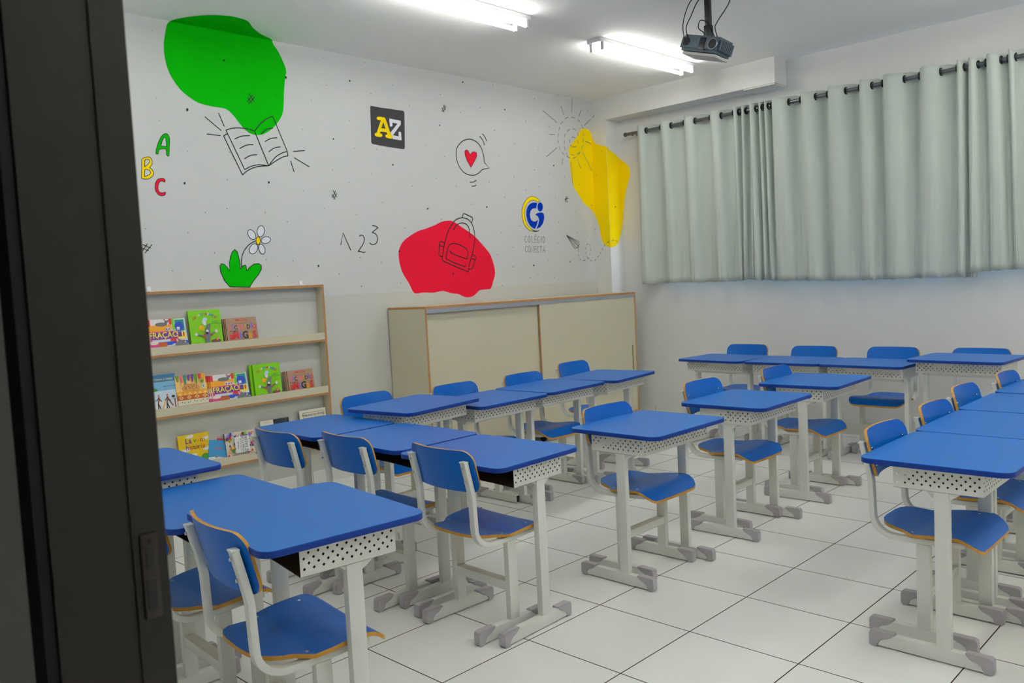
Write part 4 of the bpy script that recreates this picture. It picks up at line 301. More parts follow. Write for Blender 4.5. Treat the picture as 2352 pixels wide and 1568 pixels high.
('painted_dots','','',None,[('F','ink',2,'M',[(0.4875,3.1061),(0.4863,3.1036),(0.4842,3.1033),(0.4833,3.1053),(0.4845,3.1077),(0.4866,3.1081)]),('F','ink',2,'M',[(0.4808,2.6877),(0.4795,2.6853),(0.4774,2.685),(0.4765,2.6872),(0.4778,2.6895),(0.4799,2.6898)]),('F','ink',2,'M',[(0.4894,2.5475),(0.4881,2.5452),(0.486,2.5449),(0.4851,2.5471),(0.4863,2.5495),(0.4885,2.5497)]),('F','ink',2,'M',[(0.6861,2.639),(0.684,2.6329),(0.6796,2.6288),(0.6744,2.6282),(0.6705,2.6314),(0.6693,2.6371),(0.6714,2.6432),(0.6759,2.6474),(0.6811,2.6479),(0.685,2.6447)]),('F','ink',2,'M',[(0.6611,2.3707),(0.6597,2.3681),(0.6573,2.368),(0.6564,2.3704),(0.6577,2.373),(0.6601,2.3731)]),('F','ink',2,'M',[(0.9659,2.9971),(0.9642,2.9921),(0.9605,2.9886),(0.9561,2.9879),(0.9528,2.9903),(0.9518,2.9949),(0.9536,2.9999),(0.9573,3.0034),(0.9617,3.0041),(0.965,3.0017)]),('F','ink',2,'M',[(0.781,3.0899),(0.7796,3.0872),(0.7771,3.0868),(0.7761,3.0891),(0.7775,3.0918),(0.78,3.0922)]),('F','ink',2,'M',[(0.7817,2.9081),(0.7803,2.9054),(0.7779,2.9051),(0.7768,2.9074),(0.7783,2.9101),(0.7807,2.9105)]),('F','ink',2,'M',[(0.9373,2.8),(0.9358,2.7973),(0.9333,2.797),(0.9322,2.7994),(0.9337,2.8021),(0.9362,2.8025)]),('F','ink',2,'M',[(1.2229,3.0565),(1.2213,3.0537),(1.2186,3.0532),(1.2174,3.0557),(1.219,3.0585),(1.2217,3.059)]),('F','ink',2,'M',[(1.2386,3.171),(1.237,3.1681),(1.2343,3.1677),(1.2331,3.1701),(1.2347,3.173),(1.2374,3.1734)]),('F','ink',2,'M',[(1.4306,2.948),(1.4285,2.9422),(1.4239,2.9382),(1.4186,2.9375),(1.4146,2.9403),(1.4134,2.9456),(1.4154,2.9514),(1.42,2.9554),(1.4253,2.9561),(1.4294,2.9533)]),('F','ink',2,'M',[(1.1251,2.8639),(1.1236,2.861),(1.1209,2.8607),(1.1197,2.8631),(1.1213,2.8659),(1.124,2.8663)]),('F','ink',2,'M',[(1.3355,2.8054),(1.3339,2.8025),(1.331,2.8022),(1.3298,2.8047),(1.3315,2.8076),(1.3343,2.8079)]),('F','ink',2,'M',[(1.0366,2.6354),(1.0351,2.6327),(1.0325,2.6324),(1.0314,2.6348),(1.0329,2.6376),(1.0355,2.6379)]),('F','ink',2,'M',[(1.7438,3.1313),(1.742,3.1282),(1.739,3.1278),(1.7376,3.1304),(1.7394,3.1334),(1.7425,3.1339)]),('F','ink',2,'M',[(2.124,3.1553),(2.1221,3.1521),(2.1188,3.1516),(2.1173,3.1543),(2.1192,3.1575),(2.1226,3.158)]),('F','ink',2,'M',[(1.978,2.9985),(1.9762,2.9939),(1.9723,2.9907),(1.9678,2.9901),(1.9644,2.9923),(1.9633,2.9965),(1.965,3.0012),(1.9689,3.0044),(1.9734,3.005),(1.9769,3.0028)]),('F','ink',2,'M',[(1.7644,2.9373),(1.7626,2.9343),(1.7595,2.9339),(1.7582,2.9365),(1.7599,2.9395),(1.763,2.9399)]),('F','ink',2,'M',[(2.164,2.9271),(2.1622,2.9242),(2.1591,2.9238),(2.1577,2.9263),(2.1595,2.9293),(2.1626,2.9297)]),('F','ink',2,'M',[(1.6237,2.8095),(1.622,2.8065),(1.619,2.8062),(1.6177,2.8088),(1.6194,2.8118),(1.6224,2.8121)]),('F','ink',2,'M',[(1.9436,2.694),(1.9418,2.6909),(1.9385,2.6906),(1.9371,2.6933),(1.939,2.6964),(1.9422,2.6967)]),('F','ink',2,'M',[(1.5337,2.5944),(1.5322,2.5917),(1.5294,2.5914),(1.5282,2.5939),(1.5298,2.5966),(1.5326,2.5968)]),('F','ink',2,'M',[(1.7957,2.5463),(1.7942,2.5424),(1.7908,2.5397),(1.787,2.5394),(1.784,2.5415),(1.7831,2.5453),(1.7846,2.5492),(1.7879,2.5519),(1.7918,2.5522),(1.7948,2.5501)]),('F','ink',2,'M',[(1.9768,2.4917),(1.975,2.4887),(1.9717,2.4884),(1.9703,2.4912),(1.9721,2.4942),(1.9754,2.4945)]),('F','ink',2,'M',[(0.9518,2.3871),(0.9503,2.3844),(0.9477,2.3842),(0.9466,2.3867),(0.9481,2.3894),(0.9507,2.3896)]),('F','ink',2,'M',[(1.767,2.3153),(1.7652,2.3123),(1.7621,2.3121),(1.7608,2.3149),(1.7626,2.3179),(1.7657,2.318)]),('F','ink',2,'M',[(2.1214,2.3095),(2.1196,2.3066),(2.1165,2.3064),(2.1151,2.3091),(2.1169,2.312),(2.12,2.3121)]),('F','ink',2,'C',[(0.998,3.0497),(1.0008,3.0574),(0.999,3.0586),(0.9946,3.0522),(0.9919,3.0445),(0.9936,3.0433)]),('F','ink',2,'C',[(0.8043,2.9342),(0.8067,2.9414),(0.805,2.9426),(0.801,2.9366),(0.7987,2.9294),(0.8003,2.9282)]),('F','ink',2,'C',[(0.9638,2.9105),(0.9664,2.9179),(0.9647,2.9191),(0.9604,2.913),(0.9578,2.9057),(0.9595,2.9044)]),('F','ink',2,'C',[(0.8788,2.8048),(0.8813,2.8118),(0.8796,2.813),(0.8755,2.8072),(0.8731,2.8002),(0.8747,2.799)]),('F','ink',2,'M',[(0.3095,2.0759),(0.3082,2.0734),(0.306,2.0733),(0.3051,2.0757),(0.3064,2.0781),(0.3086,2.0782)]),('F','ink',2,'M',[(0.6292,2.1612),(0.6275,2.1561),(0.6237,2.1528),(0.6193,2.1525),(0.6159,2.1555),(0.615,2.1605),(0.6167,2.1656),(0.6206,2.1689),(0.625,2.1692),(0.6283,2.1662)]),('F','ink',2,'M',[(0.9226,2.2003),(0.9207,2.197),(0.9175,2.1969),(0.9161,2.2),(0.918,2.2033),(0.9212,2.2035)]),('F','ink',2,'M',[(1.2375,2.1976),(1.2357,2.1925),(1.2316,2.1892),(1.2269,2.189),(1.2234,2.1919),(1.2223,2.1969),(1.2242,2.2019),(1.2282,2.2052),(1.2329,2.2055),(1.2365,2.2026)]),('F','ink',2,'M',[(1.5044,2.152),(1.5027,2.1491),(1.4997,2.149),(1.4985,2.1517),(1.5002,2.1545),(1.5031,2.1547)]),('F','ink',2,'M',[(1.9109,2.2283),(1.9092,2.2255),(1.9062,2.2253),(1.9049,2.228),(1.9066,2.2307),(1.9096,2.2309)]),('F','ink',2,'M',[(0.7513,1.9745),(0.7495,1.9713),(0.7464,1.9712),(0.7452,1.9744),(0.7469,1.9776),(0.75,1.9777)]),('F','ink',2,'M',[(0.9055,2.0038),(0.9036,2.0005),(0.9005,2.0004),(0.8991,2.0036),(0.901,2.0069),(0.9042,2.0069)]),('F','ink',2,'M',[(1.1886,1.9862),(1.1866,1.9828),(1.1832,1.9828),(1.1817,1.9861),(1.1837,1.9895),(1.1871,1.9895)]),('F','ink',2,'M',[(1.3588,1.9258),(1.3568,1.9223),(1.3532,1.9223),(1.3517,1.9256),(1.3537,1.9291),(1.3573,1.9292)]),('F','ink',2,'M',[(1.6715,2.0278),(1.6697,2.0249),(1.6667,2.0248),(1.6653,2.0276),(1.6671,2.0305),(1.6702,2.0306)]),('F','ink',2,'M',[(1.9579,1.9886),(1.9561,1.9857),(1.9528,1.9856),(1.9514,1.9885),(1.9532,1.9915),(1.9565,1.9915)]),('F','ink',2,'M',[(0.35,1.863),(0.3484,1.86),(0.3456,1.8599),(0.3445,1.8629),(0.3461,1.866),(0.3489,1.866)]),('F','ink',2,'M',[(0.6228,1.8423),(0.6211,1.8391),(0.6181,1.8391),(0.6169,1.8422),(0.6186,1.8454),(0.6216,1.8454)]),('F','ink',2,'M',[(0.7954,1.7083),(0.7936,1.7051),(0.7904,1.7052),(0.7891,1.7084),(0.7909,1.7116),(0.7941,1.7115)]),('F','ink',2,'M',[(1.1715,1.6567),(1.1695,1.6534),(1.1661,1.6535),(1.1646,1.6568),(1.1666,1.6602),(1.17,1.6601)]),('F','ink',2,'M',[(1.3839,1.6456),(1.3818,1.6422),(1.3782,1.6422),(1.3766,1.6457),(1.3787,1.6491),(1.3823,1.6491)]),('F','ink',2,'M',[(1.6148,1.7745),(1.613,1.7716),(1.61,1.7716),(1.6087,1.7745),(1.6104,1.7773),(1.6134,1.7773)]),('F','ink',2,'M',[(1.5959,1.6054),(1.594,1.6007),(1.59,1.5978),(1.5853,1.5979),(1.5818,1.6009),(1.5807,1.6057),(1.5825,1.6105),(1.5865,1.6134),(1.5912,1.6133),(1.5948,1.6103)]),('F','ink',2,'M',[(1.9689,1.6619),(1.9665,1.6582),(1.9624,1.6583),(1.9606,1.662),(1.963,1.6657),(1.9671,1.6656)]),('F','ink',2,'M',[(1.7664,1.5402),(1.7642,1.5366),(1.7602,1.5368),(1.7585,1.5404),(1.7608,1.544),(1.7647,1.5439)]),('F','ink',2,'M',[(1.9644,1.4399),(1.9621,1.4363),(1.958,1.4364),(1.9562,1.4402),(1.9585,1.4438),(1.9626,1.4437)]),('F','ink',2,'M',[(0.4989,1.5961),(0.4972,1.593),(0.4943,1.5931),(0.4931,1.5962),(0.4948,1.5993),(0.4977,1.5992)]),('F','ink',2,'M',[(0.6803,1.5308),(0.6785,1.5277),(0.6755,1.5278),(0.6742,1.531),(0.676,1.5341),(0.679,1.5341)]),('F','ink',2,'M',[(1.2482,1.5362),(1.2466,1.5335),(1.2438,1.5336),(1.2426,1.5363),(1.2442,1.539),(1.247,1.5389)]),('F','ink',2,'M',[(3.1475,3.1465),(3.1455,3.1418),(3.1412,3.1385),(3.136,3.1379),(3.1321,3.14),(3.1308,3.1443),(3.1327,3.1489),(3.1371,3.1522),(3.1422,3.1529),(3.1462,3.1507)]),('F','ink',2,'M',[(2.3779,3.0182),(2.3759,3.015),(2.3723,3.0145),(2.3708,3.0173),(2.3728,3.0206),(2.3763,3.021)]),('F','ink',2,'M',[(2.1639,2.9283),(2.1622,2.9255),(2.1592,2.9251),(2.1579,2.9275),(2.1596,2.9303),(2.1626,2.9307)]),('F','ink',2,'M',[(2.5402,2.8789),(2.5381,2.8756),(2.5344,2.8752),(2.5328,2.8781),(2.5349,2.8814),(2.5386,2.8818)]),('F','ink',2,'M',[(2.8785,3.0082),(2.8762,3.0048),(2.8723,3.0043),(2.8706,3.0073),(2.8728,3.0107),(2.8767,3.0112)]),('F','ink',2,'M',[(3.5064,3.1704),(3.5039,3.1667),(3.4994,3.1661),(3.4974,3.1692),(3.4999,3.1729),(3.5044,3.1735)]),('F','ink',2,'M',[(3.3339,2.9508),(3.3315,2.9472),(3.3272,2.9467),(3.3252,2.9498),(3.3277,2.9534),(3.332,2.9539)]),('F','ink',2,'M',[(3.0959,2.8856),(3.0936,2.8821),(3.0895,2.8816),(3.0877,2.8847),(3.09,2.8882),(3.0941,2.8886)]),('F','ink',2,'M',[(3.6451,2.9691),(3.6433,2.9648),(3.6391,2.9619),(3.6341,2.9613),(3.6303,2.9634),(3.6291,2.9673),(3.6309,2.9716),(3.6351,2.9746),(3.64,2.9751),(3.6439,2.973)]),('F','ink',2,'M',[(4.0441,3.1127),(4.0414,3.1088),(4.0364,3.1082),(4.0342,3.1115),(4.037,3.1153),(4.0419,3.1159)]),('F','ink',2,'M',[(4.3829,3.1818),(4.38,3.1778),(4.3748,3.1771),(4.3724,3.1805),(4.3753,3.1845),(4.3805,3.1851)]),('F','ink',2,'M',[(2.8564,2.7533),(2.8548,2.7494),(2.8512,2.7467),(2.8469,2.7463),(2.8436,2.7483),(2.8426,2.7519),(2.8442,2.7559),(2.8478,2.7585),(2.8521,2.759),(2.8553,2.757)]),('F','ink',2,'M',[(2.687,2.5707),(2.6849,2.5674),(2.6811,2.5671),(2.6794,2.5701),(2.6816,2.5734),(2.6854,2.5737)]),('F','ink',2,'M',[(2.3408,2.3916),(2.3392,2.3874),(2.3354,2.3846),(2.331,2.3843),(2.3277,2.3866),(2.3266,2.3907),(2.3283,2.3949),(2.3321,2.3977),(2.3364,2.398),(2.3398,2.3956)]),('F','ink',2,'M',[(2.1861,2.5017),(2.1841,2.4986),(2.1807,2.4983),(2.1792,2.5012),(2.1812,2.5043),(2.1846,2.5046)]),('F','ink',2,'M',[(2.1217,2.3098),(2.1198,2.3067),(2.1164,2.3066),(2.1149,2.3094),(2.1168,2.3125),(2.1202,2.3127)]),('F','ink',2,'M',[(2.8909,2.4949),(2.8886,2.4916),(2.8847,2.4913),(2.8829,2.4944),(2.8851,2.4977),(2.8891,2.498)]),('F','ink',2,'M',[(3.4981,2.7705),(3.4956,2.7669),(3.4911,2.7665),(3.4891,2.7697),(3.4916,2.7733),(3.4961,2.7737)]),('F','ink',2,'M',[(3.7469,2.6728),(3.7444,2.6692),(3.7397,2.6688),(3.7376,2.6721),(3.7402,2.6757),(3.7449,2.6761)]),('F','ink',2,'M',[(3.5364,2.5493),(3.5339,2.5457),(3.5294,2.5454),(3.5274,2.5486),(3.5299,2.5522),(3.5344,2.5525)]),('F','ink',2,'M',[(3.912,2.8946),(3.9094,2.8908),(3.9045,2.8903),(3.9024,2.8936),(3.905,2.8973),(3.9099,2.8978)]),('F','ink',2,'M',[(4.2343,2.8741),(4.2315,2.8702),(4.2264,2.8697),(4.2241,2.8731),(4.2269,2.877),(4.232,2.8775)]),('F','ink',2,'M',[(3.9986,2.4544),(3.9959,2.4506),(3.991,2.4503),(3.9888,2.4538),(3.9915,2.4575),(3.9964,2.4578)]),('F','ink',2,'M',[(4.0629,2.6433),(4.0601,2.6395),(4.0552,2.6391),(4.0529,2.6425),(4.0557,2.6463),(4.0606,2.6467)]),('F','ink',2,'M',[(4.2795,2.5106),(4.2775,2.5061),(4.2728,2.5031),(4.2672,2.5028),(4.2629,2.5052),(4.2615,2.5094),(4.2635,2.5139),(4.2682,2.5168),(4.2738,2.5172),(4.2781,2.5148)]),('F','ink',2,'M',[(3.7198,2.3761),(3.7172,2.3725),(3.7125,2.3722),(3.7104,2.3756),(3.713,2.3792),(3.7177,2.3795)]),('F','ink',2,'M',[(2.7801,2.3066),(2.7779,2.3033),(2.774,2.3031),(2.7723,2.3062),(2.7745,2.3095),(2.7784,2.3097)]),('F','ink',2,'M',[(2.5193,2.2328),(2.5172,2.2296),(2.5135,2.2294),(2.5119,2.2325),(2.514,2.2357),(2.5177,2.2358)]),('F','ink',2,'M',[(3.0022,2.2538),(2.9999,2.2504),(2.9958,2.2503),(2.994,2.2534),(2.9963,2.2568),(3.0004,2.257)]),('F','ink',2,'M',[(3.3984,2.3105),(3.396,2.307),(3.3916,2.3068),(3.3896,2.3101),(3.3921,2.3136),(3.3965,2.3138)]),('F','ink',2,'M',[(3.585,2.1849),(3.5824,2.1813),(3.5779,2.1811),(3.5758,2.1845),(3.5784,2.1881),(3.5829,2.1882)]),('F','ink',2,'M',[(4.0508,2.3002),(4.0481,2.2964),(4.0431,2.2962),(4.0409,2.2997),(4.0436,2.3034),(4.0486,2.3037)]),('F','ink',2,'M',[(3.8696,2.26),(3.8669,2.2564),(3.8621,2.2562),(3.8599,2.2596),(3.8626,2.2633),(3.8674,2.2635)]),('F','ink',2,'M',[(4.2778,2.207),(4.2753,2.2037),(4.2707,2.2035),(4.2687,2.2067),(4.2712,2.21),(4.2757,2.2102)]),('F','ink',2,'M',[(2.2131,2.0918),(2.2111,2.0887),(2.2076,2.0886),(2.2061,2.0916),(2.2081,2.0947),(2.2116,2.0948)]),('F','ink',2,'M',[(2.6772,2.0546),(2.6751,2.0497),(2.6706,2.0466),(2.6653,2.0465),(2.6612,2.0493),(2.66,2.0541),(2.662,2.059),(2.6665,2.0621),(2.6718,2.0622),(2.6759,2.0594)]),('F','ink',2,'M',[(3.1714,2.1098),(3.169,2.1064),(3.1648,2.1062),(3.163,2.1095),(3.1653,2.1129),(3.1695,2.113)]),('F','ink',2,'M',[(3.3579,2.0885),(3.3559,2.0838),(3.3513,2.0809),(3.3459,2.0807),(3.3417,2.0834),(3.3404,2.088),(3.3424,2.0926),(3.347,2.0956),(3.3524,2.0957),(3.3565,2.093)]),('F','ink',2,'M',[(2.8124,1.9677),(2.8102,1.9645),(2.8062,1.9644),(2.8045,1.9676),(2.8067,1.9708),(2.8107,1.9709)]),('F','ink',2,'M',[(2.423,1.8935),(2.421,1.8904),(2.4174,1.8904),(2.4158,1.8934),(2.4178,1.8966),(2.4214,1.8966)]),('F','ink',2,'M',[(3.5121,1.8639),(3.5096,1.8604),(3.5051,1.8604),(3.5031,1.8638),(3.5056,1.8673),(3.5101,1.8673)]),('F','ink',2,'M',[(3.7624,1.929),(3.7598,1.9254),(3.7551,1.9253),(3.753,1.9288),(3.7556,1.9324),(3.7603,1.9325)]),('F','ink',2,'M',[(4.3107,1.975),(4.3079,1.9712),(4.3026,1.9712),(4.3003,1.9748),(4.3032,1.9785),(4.3084,1.9786)]),('F','ink',2,'M',[(3.2782,1.7638),(3.2758,1.7604),(3.2715,1.7604),(3.2696,1.7638),(3.272,1.7671),(3.2763,1.7671)]),('F','ink',2,'M',[(4.5728,2.0831),(4.5702,2.0797),(4.5654,2.0796),(4.5632,2.0829),(4.5658,2.0863),(4.5706,2.0864)]),('F','ink',2,'M',[(4.8302,3.0943),(4.8275,3.0907),(4.8225,3.0901),(4.8202,3.0932),(4.8229,3.0969),(4.8279,3.0974)]),('F','ink',2,'M',[(4.4282,2.4154),(4.4256,2.4119),(4.4209,2.4117),(4.4188,2.4148),(4.4214,2.4182),(4.4261,2.4185)]),('F','ink',2,'M',[(4.2052,2.4271),(4.2027,2.4238),(4.1982,2.4235),(4.1962,2.4266),(4.1987,2.43),(4.2032,2.4302)]),('F','ink',2,'S',[(4.9824,2.1197),(4.9776,2.1138),(4.9688,2.1135),(4.9648,2.1192),(4.9696,2.1251),(4.9784,2.1253)]),('F','ink',2,'P',[(2.9672,2.6763),(2.9694,2.6733),(2.9733,2.6739),(2.9751,2.6775),(2.9729,2.6805),(2.969,2.6799)]),('F','ink',2,'P',[(3.0461,2.4492),(3.0483,2.4461),(3.0523,2.4466),(3.0541,2.4502),(3.0519,2.4533),(3.0479,2.4528)]),('F','ink',2,'M',[(4.8272,2.151),(4.8241,2.1471),(4.8184,2.1469),(4.8158,2.1507),(4.8189,2.1546),(4.8246,2.1548)]),('F','ink',2,'M',[(4.8729,1.9073),(4.8698,1.9034),(4.864,1.9033),(4.8614,1.9072),(4.8646,1.9111),(4.8703,1.9112)]),('F','ink',2,'M',[(4.653,2.3481),(4.6503,2.3446),(4.6455,2.3444),(4.6433,2.3476),(4.6459,2.3511),(4.6508,2.3513)]),('F','ink',2,'M',[(2.3549,1.7071),(2.353,1.7025),(2.3487,1.6996),(2.3437,1.6996),(2.3399,1.7026),(2.3387,1.7073),(2.3406,1.7119),(2.3449,1.7148),(2.3499,1.7148),(2.3537,1.7118)]),('F','ink',2,'M',[(2.6849,1.7239),(2.6827,1.7207),(2.6789,1.7207),(2.6772,1.7239),(2.6794,1.7271),(2.6832,1.7271)]),('F','ink',2,'M',[(2.5041,1.566),(2.5021,1.5629),(2.4983,1.563),(2.4967,1.5661),(2.4988,1.5692),(2.5025,1.5691)]),('F','ink',2,'M',[(2.7123,1.491),(2.7101,1.4879),(2.7062,1.488),(2.7045,1.4913),(2.7067,1.4944),(2.7106,1.4943)]),('F','ink',2,'M',[(2.9184,1.5123),(2.9163,1.5074),(2.9115,1.5044),(2.9059,1.5046),(2.9016,1.5078),(2.9002,1.5128),(2.9023,1.5178),(2.9071,1.5207),(2.9127,1.5206),(2.917,1.5174)]),('F','ink',2,'M',[(3.1765,1.5103),(3.1741,1.507),(3.1699,1.5071),(3.168,1.5105),(3.1704,1.5138),(3.1746,1.5137)]),('F','ink',2,'M',[(3.3657,1.5388),(3.3632,1.5355),(3.3588,1.5356),(3.3569,1.539),(3.3593,1.5424),(3.3637,1.5423)]),('F','ink',2,'M',[(2.8545,1.3975),(2.8523,1.3944),(2.8483,1.3945),(2.8465,1.3978),(2.8488,1.401),(2.8528,1.4009)]),('F','ink',2,'M',[(3.084,1.3839),(3.0817,1.3806),(3.0775,1.3808),(3.0757,1.3842),(3.078,1.3874),(3.0822,1.3873)]),('F','ink',2,'M',[(2.5833,1.8752),(2.5812,1.872),(2.5774,1.872),(2.5758,1.8751),(2.5779,1.8782),(2.5816,1.8783)]),('F','ink',2,'M',[(2.3448,1.4529),(2.3427,1.4499),(2.3391,1.45),(2.3376,1.4531),(2.3396,1.4561),(2.3432,1.456)]),('F','ink',2,'M',[(1.9645,1.4404),(1.9621,1.4368),(1.958,1.437),(1.9562,1.4407),(1.9586,1.4443),(1.9627,1.4442)]),('F','ink',2,'M',[(1.9689,1.6624),(1.9666,1.6587),(1.9625,1.6588),(1.9607,1.6625),(1.963,1.6662),(1.9671,1.6661)]),('F','ink',2,'M',[(2.1664,1.6198),(2.164,1.616),(2.1596,1.6161),(2.1578,1.6199),(2.1602,1.6236),(2.1645,1.6236)]),('F','ink',2,'M',[(3.5002,1.3907),(3.4971,1.3865),(3.4914,1.3867),(3.4889,1.3911),(3.4921,1.3953),(3.4977,1.3951)]),('F','ink',2,'M',[(3.6487,1.5556),(3.6455,1.5513),(3.6397,1.5514),(3.6371,1.5558),(3.6403,1.5601),(3.6461,1.56)]),('F','ink',2,'M',[(3.9323,1.5632),(3.9301,1.5583),(3.9249,1.5554),(3.9189,1.5555),(3.9142,1.5586),(3.9127,1.5636),(3.9149,1.5684),(3.92,1.5713),(3.9261,1.5712),(3.9308,1.5681)]),('F','ink',2,'M',[(4.4568,1.5877),(4.4524,1.5821),(4.4443,1.5822),(4.4407,1.5879),(4.4451,1.5935),(4.4531,1.5934)]),('F','ink',2,'M',[(4.2034,1.4427),(4.2005,1.4391),(4.1954,1.4393),(4.1931,1.443),(4.1959,1.4466),(4.2011,1.4465)]),('F','ink',2,'M',[(3.875,1.4494),(3.8723,1.4459),(3.8674,1.4461),(3.8653,1.4497),(3.868,1.4532),(3.8728,1.4531)]),('F','ink',2,'M',[(3.9811,1.4745),(3.9784,1.4709),(3.9735,1.471),(3.9712,1.4747),(3.974,1.4783),(3.9789,1.4781)]),('F','ink',2,'M',[(4.1329,1.6089),(4.1304,1.6057),(4.126,1.6058),(4.1239,1.6091),(4.1264,1.6123),(4.1309,1.6122)]),('F','ink',2,'M',[(4.283,1.7671),(4.2802,1.7635),(4.275,1.7635),(4.2726,1.7672),(4.2755,1.7709),(4.2807,1.7709)]),('F','ink',2,'M',[(3.4557,1.6679),(3.4532,1.6645),(3.4487,1.6645),(3.4468,1.668),(3.4492,1.6714),(3.4537,1.6714)]),('F','ink',2,'M',[(3.6597,1.7315),(3.6574,1.7284),(3.6533,1.7284),(3.6515,1.7315),(3.6537,1.7346),(3.6578,1.7346)]),('F','ink',2,'M',[(4.7363,1.8444),(4.7335,1.841),(4.7286,1.841),(4.7263,1.8443),(4.7291,1.8477),(4.734,1.8478)]),('F','ink',2,'M',[(4.5906,1.8732),(4.588,1.8698),(4.5831,1.8698),(4.581,1.8731),(4.5836,1.8765),(4.5884,1.8765)])])]

MM = dict(green=M_green, red=M_red, yellow=M_yellow, ink=M_ink, ink2=M_ink2, black=M_black, white=M_whitep, blue=M_bluep, wallpaint=M_mural)
def place(face, u, w, layer):
    e = .0006 + .0005*layer
    if face == 'M': return (u, YW-e, w)
    if face == 'P': return (XP-e, u, w)
    if face == 'S': return (u, YP-e, w)
    if face == 'W': return (XR-e, u, w)
    return (u, w, HC-e)
def strip(mb, pts, wd, face, layer, m):
    n = len(pts); L = []; Rr = []
    P = [Vector(q) for q in pts]
    for i in range(n):
        t = (P[min(i+1, n-1)] - P[max(i-1, 0)])
        if t.length < 1e-7: t = Vector((1, 0))
        t.normalize(); nn = Vector((-t.y, t.x))*wd/2
        L.append(P[i]+nn); Rr.append(P[i]-nn)
    for i in range(n-1):
        # separate quads stay coplanar with the wall
        q = [L[i], L[i+1], Rr[i+1], Rr[i]]
        mb.face([place(face, a.x, a.y, layer) for a in q], m)
for nm, lab, cat, grp, prims in ART:
    mb = MB()
    for pr_ in prims:
        if pr_[0] == 'F':
            _, mm, layer, face, pts = pr_
            tri = tessellate_polygon([[Vector((u, w, 0)) for u, w in pts]])
            mb.mesh([place(face, u, w, layer) for u, w in pts], tri, MM[mm])
        else:
            _, mm, layer, face, pts, wd = pr_
            strip(mb, pts, wd, face, layer, MM[mm])
    if nm == 'painted_dots': mb.build(nm, wall_back)
    else: tag(mb.build(nm), lab, cat, grp)
# ---------------------------------------------------------------- school desk
def rrect(x0, x1, y0, y1, r, n=6):
    P = []
    for cx, cy, a0 in ((x1-r, y1-r, 0), (x0+r, y1-r, 90), (x0+r, y0+r, 180), (x1-r, y0+r, 270)):
        for k in range(n+1):
            a = math.radians(a0+90*k/n); P.append((cx+r*math.cos(a), cy+r*math.sin(a)))
    return P
def perforated(mb, o, du, dv, nu, nv, pu, pv, mo, mi_, nrm, mu, mv):
    """sheet from o spanned by nu x nv cells (pu x pv) along du, dv with diamond holes in alternate cells; plain margins mu, mv; an inner skin 1.2 mm behind"""
    o = Vector(o); du = Vector(du); dv = Vector(dv); nrm = Vector(nrm)
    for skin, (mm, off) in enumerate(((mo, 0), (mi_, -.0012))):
        oo = o + nrm*off
        def P(u, v): return oo + du*u + dv*v
        Wd, Ht = nu*pu+2*mu, nv*pv+2*mv
        for q in ((0, Wd, 0, mv), (0, Wd, Ht-mv, Ht), (0, mu, mv, Ht-mv), (Wd-mu, Wd, mv, Ht-mv)):
            mb.face([P(q[0], q[2]), P(q[1], q[2]), P(q[1], q[3]), P(q[0], q[3])], mm)
        for i in range(nu):
            for j in range(nv):
                u0, v0 = mu+i*pu, mv+j*pv; A = [P(u0, v0), P(u0+pu, v0), P(u0+pu, v0+pv), P(u0, v0+pv)]
                if (i+j) % 2 == 0:
                    c = (u0+pu/2, v0+pv/2); h = .0046
                    D = [P(c[0], c[1]-h), P(c[0]+h, c[1]), P(c[0], c[1]+h), P(c[0]-h, c[1])]
                    for k in range(4):
                        mb.face([A[k], A[(k+1) % 4], D[k]], mm); mb.face([A[(k+1) % 4], D[(k+1) % 4], D[k]], mm)
                else: mb.face(A, mm)
def shoe_profile(yend, s):
    # s=+1: cap at the +y end, -1 at the -y end ; returns (y,z) polygon
    P = [(0,.0),(0,.008),(.0,.046),(.004,.055),(.012,.0585),(.088,.0585),(.088,.054),(.078,.044),(.064,.036),(.050,.031),(.040,.024),(.034,.013),(.032,0),(.008,0)]
    return [(yend - s*a, z) for a, z in P]
def feet(parent, xs, y0, y1, drop=None):
    for x in xs:
        b = MB(); b.bbox(x-.015, x+.015, y0+.006, y1-.006, .005, .053, M_metal, .003); f = b.build('foot', parent)
        for e, s in ((y1, 1), (y0, -1)):
            b = MB(); bm = bmesh.new(); P = shoe_profile(e, s); P = P[1:]
            va = [bm.verts.new((x-.0175, y, z)) for y, z in P]; vb = [bm.verts.new((x+.0175, y, z)) for y, z in P]
            bm.faces.new(va); bm.faces.new(vb[::-1])
            for k in range(len(P)): bm.faces.new((va[k], vb[k], vb[(k+1) % len(P)], va[(k+1) % len(P)]))
            bmesh.ops.recalc_face_normals(bm, faces=bm.faces)
            bmesh.ops.bevel(bm, geom=[e_ for e_ in bm.edges if e_.calc_face_angle(0) > 1.0], offset=.0022, segments=2, affect='EDGES')
            b.add(bm, M_shoe, True); b.build('shoe', f)
